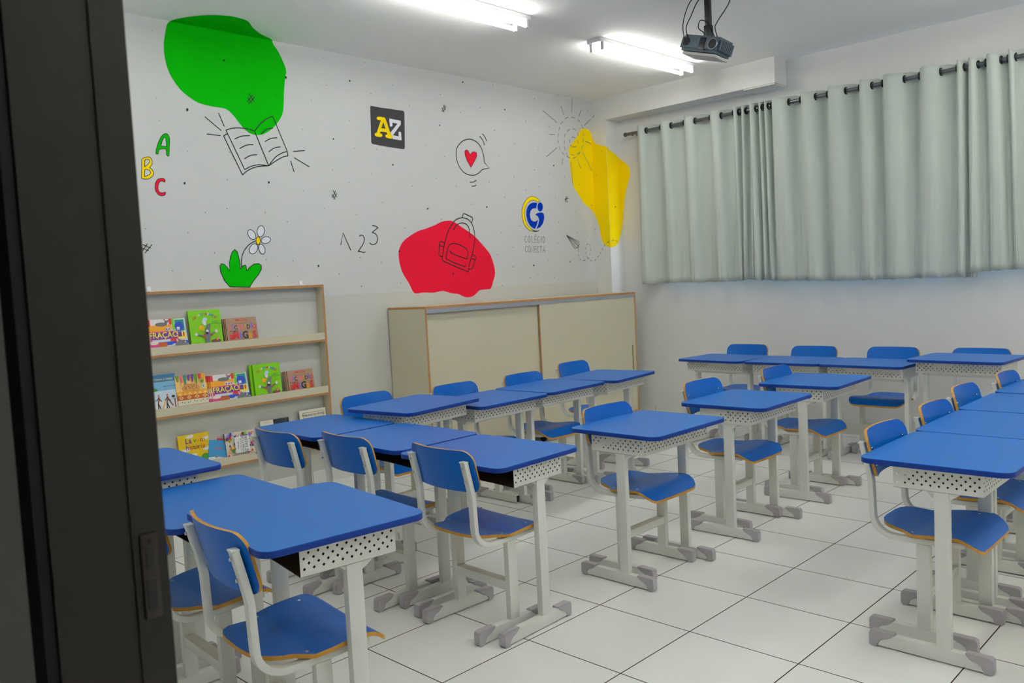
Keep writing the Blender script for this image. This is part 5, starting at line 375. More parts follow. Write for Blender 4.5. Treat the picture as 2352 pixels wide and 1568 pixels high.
def make_desk(name, label, loc, rz, group, h):
    t = thing(name, label, 'desk', loc, rz, group)
    # top
    b = MB(); P = rrect(-.30, .30, -.25, .25, .045, 7); n = len(P); zt, zb = h, h-.019
    Pi = [(x*.9965, y*.996) for x, y in P]
    i = len(b.v)
    b.face([(x, y, zt) for x, y in Pi], M_lam)
    b.face([(x, y, zb) for x, y in P][::-1], M_dark)
    for k in range(n):
        a, c = P[k], P[(k+1) % n]; ai, ci = Pi[k], Pi[(k+1) % n]
        b.face([(a[0], a[1], zb), (c[0], c[1], zb), (c[0], c[1], zt-.0015), (a[0], a[1], zt-.0015)], M_lamedge, True)
        b.face([(a[0], a[1], zt-.0015), (c[0], c[1], zt-.0015), (ci[0], ci[1], zt), (ai[0], ai[1], zt)], M_lam, True)
    b.build('tabletop', t)
    # perforated book tray, open to the pupil (-y)
    b = MB(); z0 = h-.100; z1 = zb; ya, yb = -.137, .155; xs = .265; H = z1-z0
    p_ = .0141; nu = 20; mu = (yb-ya-nu*p_)/2; nv = 4; mv = (H-nv*p_)/2
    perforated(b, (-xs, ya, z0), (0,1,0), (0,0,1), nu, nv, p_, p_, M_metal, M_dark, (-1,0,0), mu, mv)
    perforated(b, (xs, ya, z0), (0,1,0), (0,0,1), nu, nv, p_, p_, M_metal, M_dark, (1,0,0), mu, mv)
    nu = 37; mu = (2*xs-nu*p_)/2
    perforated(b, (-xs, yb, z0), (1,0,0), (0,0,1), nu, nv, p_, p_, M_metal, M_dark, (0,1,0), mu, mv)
    b.build('book_tray', t)
    b = MB()   # floor of the tray, slightly sagging at the open lip
    N = 12
    for k in range(N):
        u0, u1 = -xs+2*xs*k/N, -xs+2*xs*(k+1)/N
        s0, s1 = [.010*math.sin(math.pi*(u+xs)/(2*xs)) for u in (u0, u1)]
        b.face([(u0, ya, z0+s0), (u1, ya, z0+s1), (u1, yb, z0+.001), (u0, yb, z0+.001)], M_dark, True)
        b.face([(u0, ya, z0+s0-.0015), (u1, ya, z0+s1-.0015), (u1, yb, z0-.0005), (u0, yb, z0-.0005)], M_metal, True)
    b.build('tray_floor', t)
    for x in (-.25, .25):
        b = MB(); s = 1 if x > 0 else -1
        b.bbox(x-.0145, x+.0145, -.002, .047, .05, z0, M_metal, .004)
        b.prism([(.045, z0-.002), (.083, z0-.002), (.045, z0-.028)], 'x', x-.010, x+.010, M_metal)
        b.prism([(.0, z0-.002), (-.022, z0-.002), (.0, z0-.018)], 'x', x-.008, x+.008, M_metal)
        b.build('leg', t)
    b = MB(); b.bbox(-.24, .24, .002, .042, z0-.030, z0-.001, M_metal, .003); b.build('crossbar', t)
    feet(t, (-.25, .25), -.235, .180)
    return t
DESKS = [ # x, y, rot, height, label
 (1.420,.078,180,.71,'single blue school desk nearest the camera in the middle of the room','single desks in the middle of the room'),
 (2.310,.050,181,.71,'single blue school desk, second of the three standing alone in the middle','single desks in the middle of the room'),
 (3.190,.060,182,.71,'single blue school desk farthest of the three standing alone in the middle','single desks in the middle of the room'),
 (1.470,-1.265,180,.71,'blue desk nearest the camera in the right-hand row','desks of the right-hand row'),
 (2.080,-1.250,180,.71,'blue desk second from the camera in the right-hand row','desks of the right-hand row'),
 (2.694,-1.237,180,.71,'blue desk third from the camera in the right-hand row, cut by the photo edge','desks of the right-hand row'),
 (3.320,-1.230,180,.71,'blue desk farthest in the right-hand row, only a corner in the photo','desks of the right-hand row'),
 (1.095,1.442,188,.76,'taller blue desk at the left end of the row before the cabinet','desks of the row before the cabinet'),
 (1.690,1.465,181,.71,'blue desk second from the left in the row before the cabinet','desks of the row before the cabinet'),
 (2.310,1.500,182,.71,'blue desk third from the left in the row before the cabinet','desks of the row before the cabinet'),
 (2.930,1.505,188,.71,'blue desk at the right end of the row before the cabinet, slightly turned','desks of the row before the cabinet'),
 (4.265,1.320,86,.71,'blue desk at the left end of the row below the curtains','desks of the row below the curtains'),
 (4.246,.710,90,.71,'blue desk second from the left in the row below the curtains','desks of the row below the curtains'),
 (4.240,.110,88,.71,'blue desk third from the left in the row below the curtains','desks of the row below the curtains'),
 (4.243,-.505,86,.76,'taller blue desk at the right end of the row below the curtains','desks of the row below the curtains'),
 (.560,.290,-88,.71,'blue desk at the near end of the row of three in the left middle','desks of the left middle row'),
 (.575,.915,-90,.71,'blue desk in the centre of the row of three in the left middle','desks of the left middle row'),
 (.568,1.540,-90,.71,'blue desk nearest the bookcase in the row of three in the left middle','desks of the left middle row'),
 (-.550,-.065,-96,.76,'largest foreground desk, taller, blue top above a white dotted tray','desks of the near left row'),
 (-.550,.545,-92,.71,'blue desk behind the foreground desk, partly hidden by the dark door frame','desks of the near left row'),
 (-.580,1.140,-93,.76,'taller blue desk third in the near left row, below the yellow book','desks of the near left row'),
 (-.620,1.780,-92,.71,'blue desk farthest in the near left row, a sliver beside the door frame','desks of the near left row'),
]
protos = {}
for x, y, rz, h, lab, grp in DESKS:
    if h not in protos: protos[h] = make_desk('school_desk', lab, (x, y, 0), rz, grp, h)
    else: dup(protos[h], (x, y, 0), rz, lab, grp)
# ---------------------------------------------------------------- school chair
def make_chair(label, loc, rz, group, scale):
    t = thing('school_chair', label, 'chair', loc, rz, group, scale)
    # seat: lofted plywood sheet. width by depth, profile by depth
    def prof(y):   # top surface height
        if y > .135: u = (y-.135)/.075; return .420 - .046*u**1.6
        if y > -.02: return .407 + .013*math.sin((y+.02)/.155*math.pi/2)
        return .407 + .020*((-.02-y)/.15)**1.6
    def half(y):
        if y < -.150: return None
        keys = [(-.168,.045),(-.163,.085),(-.150,.118),(-.125,.143),(-.095,.153),(-.065,.158),(-.045,.176),(-.02,.199),(.02,.206),(.10,.207),(.150,.206),(.180,.199),(.200,.180),(.208,.156)]
        return keys
    keys = half(0)
    ys = [k[0] for k in keys]
    fine = []
    for a, c in zip(keys[:-1], keys[1:]):
        for k in range(3): fine.append((a[0]+(c[0]-a[0])*k/3, a[1]+(c[1]-a[1])*k/3))
    fine.append(keys[-1])
    b = MB(); NX = 12; top = []; bot = []
    for y, hw in fine:
        row = []; rb = []
        for i in range(NX+1):
            x = -hw+2*hw*i/NX; z = prof(y) + .004*(abs(x)/.2)**2
            row.append((x, y, z)); rb.append((x, y, z-.012))
        top.append(row); bot.append(rb)
    for j in range(len(fine)-1):
        for i in range(NX):
            b.face([top[j][i], top[j][i+1], top[j+1][i+1], top[j+1][i]], M_seat, True)
            b.face([bot[j][i], bot[j+1][i], bot[j+1][i+1], bot[j][i+1]], M_under, True)
        b.face([top[j][0], top[j+1][0], bot[j+1][0], bot[j][0]], M_ply, True)
        b.face([top[j][NX], bot[j][NX], bot[j+1][NX], top[j+1][NX]], M_ply, True)
    for i in range(NX):
        b.face([top[0][i], bot[0][i], bot[0][i+1], top[0][i+1]], M_ply, True)
        b.face([top[-1][i], top[-1][i+1], bot[-1][i+1], bot[-1][i]], M_ply, True)
    seat = b.build('seat', t)
    for x in (-.166, .166):
        for y in (-.03, .105):
            b = MB(); zz = prof(y)+.0035; b.disc((x, y, zz-.002), .0052, .003, M_screw, 'z', 8); b.build('screw', seat)
    # backrest: curved plywood, tilted
    b = MB(); Wd, Ht, r, th = .398, .175, .052, .011; N = 18; Mz = 10; Rc = .52
    def P(u, v, off):
        # u across, v up (0..Ht), concave towards the pupil
        a = u/Rc; x = (Rc-off)*math.sin(a); yy = (Rc-off)*(1-math.cos(a))
        y = -.1835 - .0 + yy - .010*0 + off; z = .603
        tl = math.radians(13)
        return (x, y - v*math.sin(tl) + 0, z + v*math.cos(tl))
    def halfw(v):
        d_ = min(v, Ht-v)
        rr = r if v > Ht/2 else .040
        return Wd/2 if d_ >= rr else Wd/2 - rr + math.sqrt(max(0, rr*rr-(rr-d_)**2))
    vs = [Ht*(0.5-0.5*math.cos(math.pi*k/16)) for k in range(17)]
    F = []; B_ = []
    for v in vs:
        hw = halfw(v); F.append([P(-hw+2*hw*i/N, v, th/2) for i in range(N+1)]); B_.append([P(-hw+2*hw*i/N, v, -th/2) for i in range(N+1)])
    for j in range(len(vs)-1):
        for i in range(N):
            b.face([F[j][i], F[j][i+1], F[j+1][i+1], F[j+1][i]], M_seat, True); b.face([B_[j][i], B_[j+1][i], B_[j+1][i+1], B_[j][i+1]], M_seat, True)
        b.face([F[j][0], F[j+1][0], B_[j+1][0], B_[j][0]], M_ply, True); b.face([F[j][N], B_[j][N], B_[j+1][N], F[j+1][N]], M_ply, True)
    for i in range(N):
        b.face([F[0][i], B_[0][i], B_[0][i+1], F[0][i+1]], M_ply, True); b.face([F[-1][i], F[-1][i+1], B_[-1][i+1], B_[-1][i]], M_ply, True)
    back = b.build('backrest', t)
    for x in (-.164, .164):
        for v in (.045, .108):
            q = P(x, v, th/2+.002); b = MB(); b.tube([Vector(q)-Vector((0,.004,0)), Vector(q)+Vector((0,.0035,0))], .0048, M_screw, 8); b.build('screw', back)
    # bent tube on each side: under the seat, up the back
    sec = rrect(-.015, .015, -.0105, .0105, .004, 2)
    for s in (-1, 1):
        x = s*.166; pts = [(x, .150, .3925), (x, .05, .3855), (x, -.06, .382)]
        cx, cz, rr = -.085, .457, .075
        for k in range(1, 9):
            a = math.radians(270-90*k/8); pts.append((x, cx+rr*1.15*math.cos(a), cz+rr*math.sin(a)))
        pts += [(x, -.1735, .52), (x, -.1755, .585), (x, -.180, .612), (x, -.1905, .66), (x, -.2065, .728)]
        b = MB(); b.tube(pts, 0, M_metal, sect=sec, up=Vector((0,-1,0)) if False else Vector((0,0,1))); f = b.build('frame_tube', t)
        for yy, zz in ((-.190, .650), (-.2025, .708)):
            b = MB(); b.tube([(x, yy-.012, zz), (x, yy-.0165, zz)], .0052, M_screw, 8); b.build('screw', f)
        b = MB(); b.bbox(x-.0155, x+.0155, -.2185, -.1955, .727, .7335, M_metal, .002); b.build('end_cap', f)
    for s in (-1, 1):
        x = s*.166; b = MB(); b.bbox(x-.0145, x+.0145, -.014, .034, .05, .374, M_metal, .004); b.build('leg', t)
    b = MB(); b.bbox(-.153, .153, -.012, .030, .168, .205, M_metal, .004); b.build('stretcher', t)
    feet(t, (-.166, .166), -.190, .188)
    return t
CHAIRS = [
 (1.435,.155,180,1,'blue chair tucked under the nearest single desk in the middle aisle','chairs at the single desks'),
 (2.355,.170,180,1.02,'blue chair tucked under the second single desk in the middle','chairs at the single desks'),
 (3.230,.160,180,1,'blue chair tucked under the farthest single desk in the middle','chairs at the single desks'),
 (1.510,-1.173,180,1,'blue chair at the nearest desk of the right-hand row, white tube frame','chairs of the right-hand row'),
 (2.125,-1.165,180,1,'blue chair at the second desk of the right-hand row','chairs of the right-hand row'),
 (2.745,-1.110,180,1,'blue chair at the third desk of the right-hand row','chairs of the right-hand row'),
 (3.360,-1.150,180,1,'blue chair at the farthest desk of the right-hand row, small backrest corner','chairs of the right-hand row'),
 (1.062,1.640,186,1.03,'blue chair behind the taller left desk of the row before the cabinet','chairs before the cabinet'),
 (1.737,1.640,180,1,'blue chair behind the second desk of the row before the cabinet','chairs before the cabinet'),
 (2.350,1.610,180,1,'blue chair behind the third desk of the row before the cabinet','chairs before the cabinet'),
 (3.100,1.780,183,1,'blue chair behind the right end desk of the row before the cabinet','chairs before the cabinet'),
 (4.560,1.372,90,1,'blue chair against the wall at the left desk below the curtains','chairs against the window wall'),
 (4.510,.750,90,1,'blue chair against the wall at the second desk below the curtains','chairs against the window wall'),
 (4.540,.140,90,1,'blue chair against the wall at the third desk below the curtains, seat visible','chairs against the window wall'),
 (4.560,-.462,90,1,'blue chair against the wall behind the taller right desk below the curtains','chairs against the window wall'),
 (.480,.280,-92,1,'blue chair seen from behind at the near desk of the left middle row','chairs of the left middle row'),
 (.440,.890,-91,1,'blue chair seen from behind at the centre desk of the left middle row','chairs of the left middle row'),
 (.330,1.297,-90,1,'blue chair seen from behind just before the fairy tale book','chairs of the left middle row'),
 (-.618,-.072,-96,1.03,'large foreground blue chair seen from behind, lower left','chairs of the near left row'),
 (-.618,.525,-93,1,'blue chair partly hidden by the dark door frame at the left','chairs of the near left row'),
]
cp = None
for x, y, rz, sc, lab, grp in CHAIRS:
    if cp is None: cp = make_chair(lab, (x, y, 0), rz, grp, sc)
    else:
        r = dup(cp, (x, y, 0), rz, lab, grp, sc)
        if 'second desk of the row before the cabinet' in lab or 'behind the second desk' in lab:
            # this chair has lost its front foot caps: the tube ends are open
            for f in list(r.children):
                if f.name.startswith('foot'):
                    for c in list(f.children):
                        if sum(v.co.y for v in c.data.vertices) > 0:
                            xm_ = sum(v.co.x for v in c.data.vertices)/len(c.data.vertices)
                            bpy.data.objects.remove(c); b = MB(); b.box(xm_-.012, xm_+.012, .1815, .1828, .009, .049, M_projd); b.build('open_tube_end', f)
# ---------------------------------------------------------------- cabinet
t = thing('sliding_door_cabinet', 'long low beige cabinet with two sliding doors under the red blob', 'cabinet', (0,0,0))
X0, X1, Y0, Y1, Z0, Z1 = 2.19, 4.862, 2.63, 3.080, .085, 1.262
b = MB(); b.box(X0, X1, Y0, Y1, Z1-.018, Z1, M_beige, {'-y':M_wood,'-x':M_wood}); b.build('top_panel', t)
for nm, xa, xb in (('side_panel', X0, X0+.018), ('side_panel', X1-.018, X1)):
    b = MB(); b.box(xa, xb, Y0, Y1, Z0, Z1-.018, M_beige, {'-y':M_wood}); b.build(nm, t)
b = MB(); b.box(X0+.018, X1-.018, Y0, Y1, Z0, Z0+.018, M_beige, {'-y':M_wood}); b.build('bottom_panel', t)
b = MB(); b.box(X0+.018, X1-.018, Y1-.01, Y1, Z0+.018, Z1-.018, M_beige); b.build('back_panel', t)
b = MB(); b.box(X0+.018, X1-.018, Y0+.003, Y0+.055, Z1-.052, Z1-.018, M_alu); b.build('sliding_track', t)
xm = 3.475
b = MB(); b.box(X0+.02, xm+.05, Y0+.034, Y0+.050, Z0+.02, Z1-.052, M_beige, {'+x':M_wood}); dl = b.build('door', t)
b = MB(); b.box(xm, X1-.02, Y0+.006, Y0+.022, Z0+.02, Z1-.052, M_beige, {'-x':M_wood}); dr = b.build('door', t)
M_handle = mat('brass_handle', (176,160,120), .35, .5, metal=.5)
b = MB(); b.bbox(X0+.030, X0+.040, Y0+.022, Y0+.034, .52, .76, M_handle, .002); b.build('handle', dl)
b = MB(); b.bbox(4.785, 4.795, Y0-.006, Y0+.006, .50, .745, M_handle, .002); b.build('handle', dr)
for x in (2.28, 3.52, 4.78):
    for y in (2.70, 3.0):
        b = MB(); b.tube([(x-.012, y, .032), (x+.012, y, .032)], .03, M_cord, 14); b.bbox(x-.018, x+.018, y-.02, y+.02, .055, .086, M_alu, .002); b.build('castor', t)
# ---------------------------------------------------------------- bookcase
t = thing('wall_bookcase', 'shallow beige wall bookcase with three shelves of children books', 'bookcase', (0,0,0))
BX0, BX1, BY, BT, BB = .232, 1.568, 3.012, 1.466, .275
BYW = YW - .001
b = MB(); b.box(BX0, BX1, BY, BYW, BT-.017, BT, M_beige, {'-y':M_wood}); b.build('top_panel', t)
for xa, xb in ((BX0, BX0+.017), (BX1-.017, BX1)):
    b = MB(); b.box(xa, xb, BY, BYW, BB, BT-.017, M_beige, {'-y':M_wood}); b.build('side_panel', t)
SH = (1.052, .661, .278)
for z in SH:
    b = MB(); b.box(BX0+.017, BX1-.017, BY, BYW, z, z+.015, M_beige, {'-y':M_wood}); s_ = b.build('shelf', t)
    b = MB(); b.box(BX0+.017, BX1-.017, BY+.001, BY+.013, z+.015, z+.064, M_beige); b.build('shelf_lip', s_)
    b = MB(); b.box(BX0+.017, BX1-.017, BY+.013, BYW, z+.040, z+.052, M_beige); b.build('shelf_floor', s_)
for x in (.335, 1.428):
    b = MB(); b.bbox(x-.013, x+.013, YW-.045, YW-.002, BT, BT+.004, M_whitep, .001); b.bbox(x-.013, x+.013, YW-.008, YW-.002, BT, BT+.035, M_whitep, .001); b.build('wall_bracket', t)
# ---------------------------------------------------------------- books
def C(n, rgb): return mat('ink_'+n, rgb, .45, .4)
c_lime = C('lime', (125,205,0)); c_kraft = C('kraft', (172,138,112)); c_white = C('white', (232,232,232)); c_orange = C('orange', (240,165,20)); c_mag = C('magenta', (215,60,140))
c_pur = C('purple', (100,60,150)); c_yel = C('yellow', (245,225,0)); c_blue = C('blue', (35,75,200)); c_sky = C('sky', (120,180,215)); c_dsky = C('deep_sky', (50,120,165)); c_pale = C('pale', (200,222,235))
c_teal = C('teal', (20,145,130)); c_red = C('red', (215,45,50)); c_brown = C('brown', (120,80,60)); c_tan = C('tan', (240,200,120)); c_dk = C('dark', (40,45,60)); c_grn = C('green', (70,150,50)); c_pink = C('pink', (235,110,130))
c_gry = C('grey', (110,115,120)); c_cream = C('cream', (228,222,205)); c_lav = C('lavender', (120,110,230)); c_dor = C('burnt', (190,90,35)); c_wy = C('warm_yellow', (225,190,15)); c_lb = C('light_blue', (60,150,205)); c_page = C('pages', (225,222,210))
class Cover:
    """flat art on a book cover; u,v in 0..1 from the lower left, h/w in metres"""
    def __init__(s, w, h): s.mb = MB(); s.w = w; s.h = h; s.k = 0
    def P(s, u, v): return (u*s.w, -(.0003+.0002*s.k), v*s.h)
    def poly(s, pts, m): s.k += 1; s.mb.mesh([s.P(*p) for p in pts], tessellate_polygon([[Vector((p[0], p[1], 0)) for p in pts]]), m)
    def rect(s, u0, v0, u1, v1, m): s.poly([(u0,v0),(u1,v0),(u1,v1),(u0,v1)], m)
    def ell(s, u, v, ru, rv, m, a=0, n=14):
        ca, sa = math.cos(a), math.sin(a)
        s.poly([(u+(ru*math.cos(q)*ca-rv*math.sin(q)*sa*s.h/s.w), v+(ru*math.cos(q)*sa*s.w/s.h+rv*math.sin(q)*ca)) for q in [2*math.pi*k/n for k in range(n)]], m)
    def line(s, pts, wd, m):
        s.k += 1
        P = [Vector((p[0]*s.w, p[1]*s.h)) for p in pts]
        for a, c in zip(P[:-1], P[1:]):
            t_ = (c-a).normalized(); n_ = Vector((-t_.y, t_.x))*wd/2
            s.mb.face([(q.x, -(.0003+.0002*s.k), q.y) for q in (a+n_, c+n_, c-n_, a-n_)], m)
    def text(s, txt, u, v, size, m, bold=.0, rot=0, sx=1.0, spacing=1.0):
        s.k += 1; V, Fc = text_faces(txt, 1.0, bold, spacing); ca, sa = math.cos(rot), math.sin(rot)
        s.mb.mesh([(u*s.w+(x*sx*ca-y*sa)*size, -(.0003+.0002*s.k), v*s.h+(x*sx*sa+y*ca)*size) for x, y in V], Fc, m)
def art_fraction(c):
    c.rect(0,0,1,1,c_white); c.rect(0,.52,.62,.80,c_orange); c.rect(0,.78,.08,1,c_red); c.rect(.57,.80,.64,1,c_red); c.rect(.64,.60,.97,1,c_lime)
    c.ell(.36,.82,.16,.07,c_gry); c.ell(.50,.90,.05,.05,c_gry); c.ell(.46,.97,.018,.03,c_red); c.ell(.55,.93,.018,.03,c_red)
    c.rect(.70,.28,.99,.98,c_pale); c.rect(.72,.56,.96,.95,c_teal); c.ell(.82,.72,.12,.16,c_blue); c.rect(.72,.30,.96,.52,c_yel); c.rect(.76,.36,.86,.54,c_pur); c.ell(.91,.44,.02,.09,c_red); c.rect(.75,.60,.83,.70,c_white)
    c.rect(.02,.16,.75,.58,c_mag); c.rect(.07,.16,.72,.30,c_pale); c.rect(.05,.32,.72,.55,c_pur); c.text('FRAÇÃO', .385,.445,.052,c_yel,.012,0,.92)
    c.rect(.10,.10,1,.22,c_blue); c.poly([(0,0),(.30,0),(.45,.20),(0,.22)],c_mag); c.ell(.10,.20,.12,.06,c_cream); c.ell(.32,.12,.13,.10,c_dor)
    c.poly([(.45,0),(1,0),(1,.12),(.6,.14)],c_pale); c.poly([(.62,0),(.66,.14),(.72,.24),(.84,.26),(.94,.18),(1,.04),(1,0)],c_gry)
    for k in range(6): a = math.radians(20+28*k); c.ell(.80+.13*math.cos(a),.11+.15*math.sin(a),.014,.03,c_red if k%2 else c_white)
    c.poly([(.52,.24),(.70,.20),(.68,.32),(.58,.34)],c_red); c.poly([(.42,.60),(.46,.70),(.56,.70),(.60,.60)],c_white); c.poly([(.45,.62),(.48,.69),(.505,.62)],c_pur); c.poly([(.515,.62),(.54,.69),(.57,.62)],c_pur)
def art_lime(c):
    c.rect(0,0,1,1,c_lime)
    cols = [c_red,c_dor,None,c_yel,c_white,c_teal,c_lb,c_red,c_dor,c_white,c_lb,c_lb,c_teal,c_mag]
    tx = 'OS SALTIMBANCOS'
    for i, ch in enumerate(tx):
        if ch == ' ': continue
        a = math.radians(142-104*i/(len(tx)-1)); c.text(ch,.50+.42*math.cos(a),.58+.30*math.sin(a),.022,cols[i%len(cols)] or c_yel,.02,a-math.pi/2)
    c.text('CHICO',.80,.645,.013,c_grn,.012); c.text('BUARQUE',.82,.595,.013,c_grn,.012); c.text('livro',.79,.50,.009,c_grn)
    # a stack of simple animals with raised arms
    c.ell(.46,.66,.07,.10,c_pale); c.ell(.49,.73,.07,.055,c_pale); c.ell(.47,.61,.035,.06,c_white)
    c.ell(.36,.50,.08,.06,c_orange); c.line([(.28,.42),(.36,.46),(.44,.40)],.007,c_orange)
    c.poly([(.45,.06),(.56,.06),(.60,.25),(.62,.50),(.66,.60),(.55,.58),(.47,.45),(.42,.25)],c_gry); c.ell(.52,.38,.045,.05,c_white); c.ell(.51,.33,.045,.04,c_dk)
    c.line([(.22,.30),(.42,.24),(.62,.27),(.82,.37)],.010,c_gry); c.ell(.17,.31,.05,.05,c_cream); c.ell(.80,.37,.05,.05,c_cream); c.poly([(.34,.22),(.44,.34),(.42,.20)],c_dor); c.poly([(.62,.22),(.60,.34),(.68,.26)],c_dor)
    c.ell(.76,.09,.16,.05,c_brown); c.line([(.80,.10),(.82,.22)],.008,c_pink); c.text('editora',.20,.08,.008,c_grn)
def art_kraft(c):
    c.rect(0,0,1,1,c_kraft); c.text('EMICIDA',.50,.90,.022,c_red,.012); c.text('E FOI ASSIM QUE EU E A',.46,.755,.0085,c_dk)
    for i,(ch,m_) in enumerate(zip('ESCURIDÃO',(c_pink,c_lav,c_dk,c_pink,c_pink,c_orange,c_dk,c_lav,c_red))): c.text(ch,.10+.102*i,.60+(.03 if i%2 else -.01),.040,m_,.022,0,.9)
    c.text('FICAMOS',.22,.44,.015,c_dk,.01)
    for i,(ch,m_) in enumerate(zip('aMiGaS',(c_red,c_red,c_lav,c_dk,c_orange,c_red))): c.text(ch,.12+.152*i,.25,.068,m_,.03,0,.9)
    c.rect(.22,0,.85,.05,c_brown)
def art_sky(c):
    c.rect(0,0,1,1,c_pale); c.rect(0,.55,1,.8,c_sky); c.rect(0,.80,1,1,c_dsky); c.rect(0,0,1,.25,c_white); c.text('HISTÓRIAS E CORES',.52,.86,.016,c_tan,.008)
    c.ell(.12,.60,.20,.04,c_grn); c.ell(.20,.57,.16,.03,c_grn); c.line([(.06,.55),(.08,.2),(.05,0)],.010,c_brown); c.ell(.04,.12,.09,.12,c_red); c.line([(.55,.66),(.95,.66)],.003,c_dsky)
    for x in (.28,.58): c.line([(x,.02),(x+.02,.20),(x+.08,.38)],.006,c_dk); c.line([(x+.02,.20),(x+.10,.02)],.006,c_dk); c.ell(x+.06,.32,.035,.06,c_dor); c.ell(x+.06,.42,.03,.03,c_pink); c.line([(x-.05,.28),(x+.06,.34),(x+.15,.25)],.004,c_dk)
    c.line([(.40,0),(.58,.28)],.005,c_orange); c.ell(.84,.36,.06,.035,c_dk); c.rect(.86,0,.90,.30,c_brown); c.line([(.68,.28),(.80,.10)],.006,c_brown)
def art_orange(c):
    c.rect(0,0,1,1,c_tan); c.rect(0,.0,1,.06,c_orange); c.rect(0,.06,1,.22,c_cream); c.rect(0,.22,1,.38,c_dor); c.rect(0,.37,1,.49,c_orange)
    for k in range(6): c.poly([(.03+.165*k,.38),(.10+.165*k,.46),(.17+.165*k,.38)],c_tan)
    for k in range(4): c.poly([(.04+.26*k,.30),(.12+.26*k,.36),(.20+.26*k,.30),(.12+.26*k,.24)],c_tan); c.ell(.12+.26*k,.30,.03,.02,c_brown)
    for k in range(14): c.ell(.06+.068*k,.14+.03*(k%2),.02,.018,c_grn if k%3 else c_tan)
    for k,m_ in enumerate((c_grn,c_pink,c_teal,c_pur,c_pur,c_grn,c_red,c_orange)): c.poly([(.02+.12*k,1),(.12+.12*k,1),(.10+.12*k,.84-.06*(k%3)),(.06+.12*k,.80-.05*(k%3))],m_)
    c.text('COISAS',.47,.66,.027,c_dor,.008); c.text('DE ÍNDIO',.47,.57,.027,c_dor,.008); c.line([(.20,.50),(.75,.50)],.002,c_dor); c.ell(.86,.76,.05,.05,c_grn); c.ell(.88,.60,.055,.075,c_pale); c.ell(.88,.60,.018,.04,c_gry); c.rect(.72,.0,1,.03,c_pink)
def art_yellow(c):
    c.rect(0,0,1,1,c_wy)
    for u,v,a in ((.38,.92,.12),(.22,.50,.13),(.86,.80,.10),(.88,.46,.13),(.42,.30,.12)): c.ell(u,v,a,.05,c_white); c.ell(u+.06,v+.02,a*.6,.05,c_white)
    for ch,u,m_ in (('L',.27,c_pur),('á',.38,c_pur),('v',.53,c_grn),('e',.64,c_orange),('m',.78,c_dor)): c.text(ch,u,.78,.046,m_,.008)
    for i,(ch,m_) in enumerate(zip('história',(c_pur,c_red,c_dor,c_brown,c_dor,c_brown,c_red,c_dor))): c.text(ch,.27+.078*i-(.02 if i>1 else 0),.57,.044,m_,.006)
    c.ell(.80,.12,.16,.20,c_grn); c.ell(.62,.06,.12,.08,c_grn)
def art_blue(c):
    c.rect(0,0,1,1,c_lb); c.rect(0,0,1,.18,c_white); c.ell(.5,.16,.5,.07,c_white); c.text('A menina e',.52,.66,.013,c_red,.008); c.text('uma nuvem',.54,.58,.013,c_red,.008); c.ell(.42,.22,.07,.04,c_brown); c.line([(.38,.18),(.48,.30)],.003,c_tan)
def art_contos(c):
    random.seed(5); cs = [c_red,c_grn,c_orange,c_pink,c_brown,c_pale,c_lime,c_pur,c_cream,c_dor,c_white,c_lav]
    c.rect(0,0,1,1,c_cream)
    for k in range(95): c.ell(random.uniform(.04,.96),random.uniform(.04,.96),random.uniform(.03,.07),random.uniform(.025,.06),random.choice(cs),random.uniform(0,3))
    c.k += 3; c.rect(.27,.14,.76,.80,c_white)
    for tx,u,sz in (('CONTOS',.555,.030),('DE FADAS',.665,.030)): c.text(tx,u,.45,sz,c_gry,.008,math.pi/2)
    c.text('OS MELHORES',.46,.46,.014,c_gry,.0,math.pi/2); c.text('ilustrado',.37,.46,.015,c_gry,.0,math.pi/2)
def art_bw(c):
    c.rect(0,0,1,1,c_cream); c.rect(.45,.0,1,1,c_dk); random.seed(3)
    for k in range(30): c.line([(random.uniform(.48,.97),random.uniform(.5,.97)) for _ in range(2)],.0016,c_gry)
    c.text('livro de contos',.22,.93,.009,c_gry)
def art_trib(c):
    c.rect(0,0,1,1,c_cream); c.rect(.12,.74,.90,.92,c_dk); c.rect(.13,.75,.89,.91,c_cream); c.text('TRIBUNA DO POVO',.51,.83,.0205,c_dk,.02); c.rect(.08,.38,.92,.68,c_cream)
    c.ell(.36,.52,.15,.16,c_teal); c.ell(.68,.52,.15,.16,c_dk); c.rect(.1,.05,.9,.34,c_gry); c.rect(.15,.30,.85,.33,c_cream)
def book(name, label, x0, x1, zb, zt, yf, th, cover, group=None, spine=None, lean=.035, roll=0, edge=None, top_art=True):
    """book leaning on the wall: front cover spans x0..x1, base on zb, height zt-zb"""
    w, h = x1-x0, zt-zb
    t = thing(name, label, 'book', (x0, yf, zb), 0, group)
    t.rotation_euler = (-math.atan2(lean, h), roll, 0)
    cm = edge or spine or c_white
    b = MB(); b.box(0, w, 0, .0016, 0, h, cm); b.box(0, w, th-.0016, th, 0, h, cm); b.box(0, .0016, 0, th, 0, h, spine or cm); b.build('cover', t)
    b = MB(); b.box(.0018, w-.003, .0017, th-.0017, .003, h-.003, c_page); b.build('pages', t)
    if cover:
        c = Cover(w, h); cover(c); c.mb.build('cover_print', t)
    return t
z1, z2, z3 = SH[0]+.0525, SH[1]+.0525, SH[2]+.0525
gA, gB, gC = 'books on the top shelf', 'books on the middle shelf', 'books on the bottom shelf'
book('book','rearmost colourful FRAÇÃO picture book at the left end of the top shelf',.255,.496,z1,1.293,3.040,.006,art_fraction,gA,c_mag,lean=.032)
book('book','front colourful FRAÇÃO picture book on the top shelf',.293,.538,z1,1.293,3.030,.006,art_fraction,gA,c_mag,lean=.036)
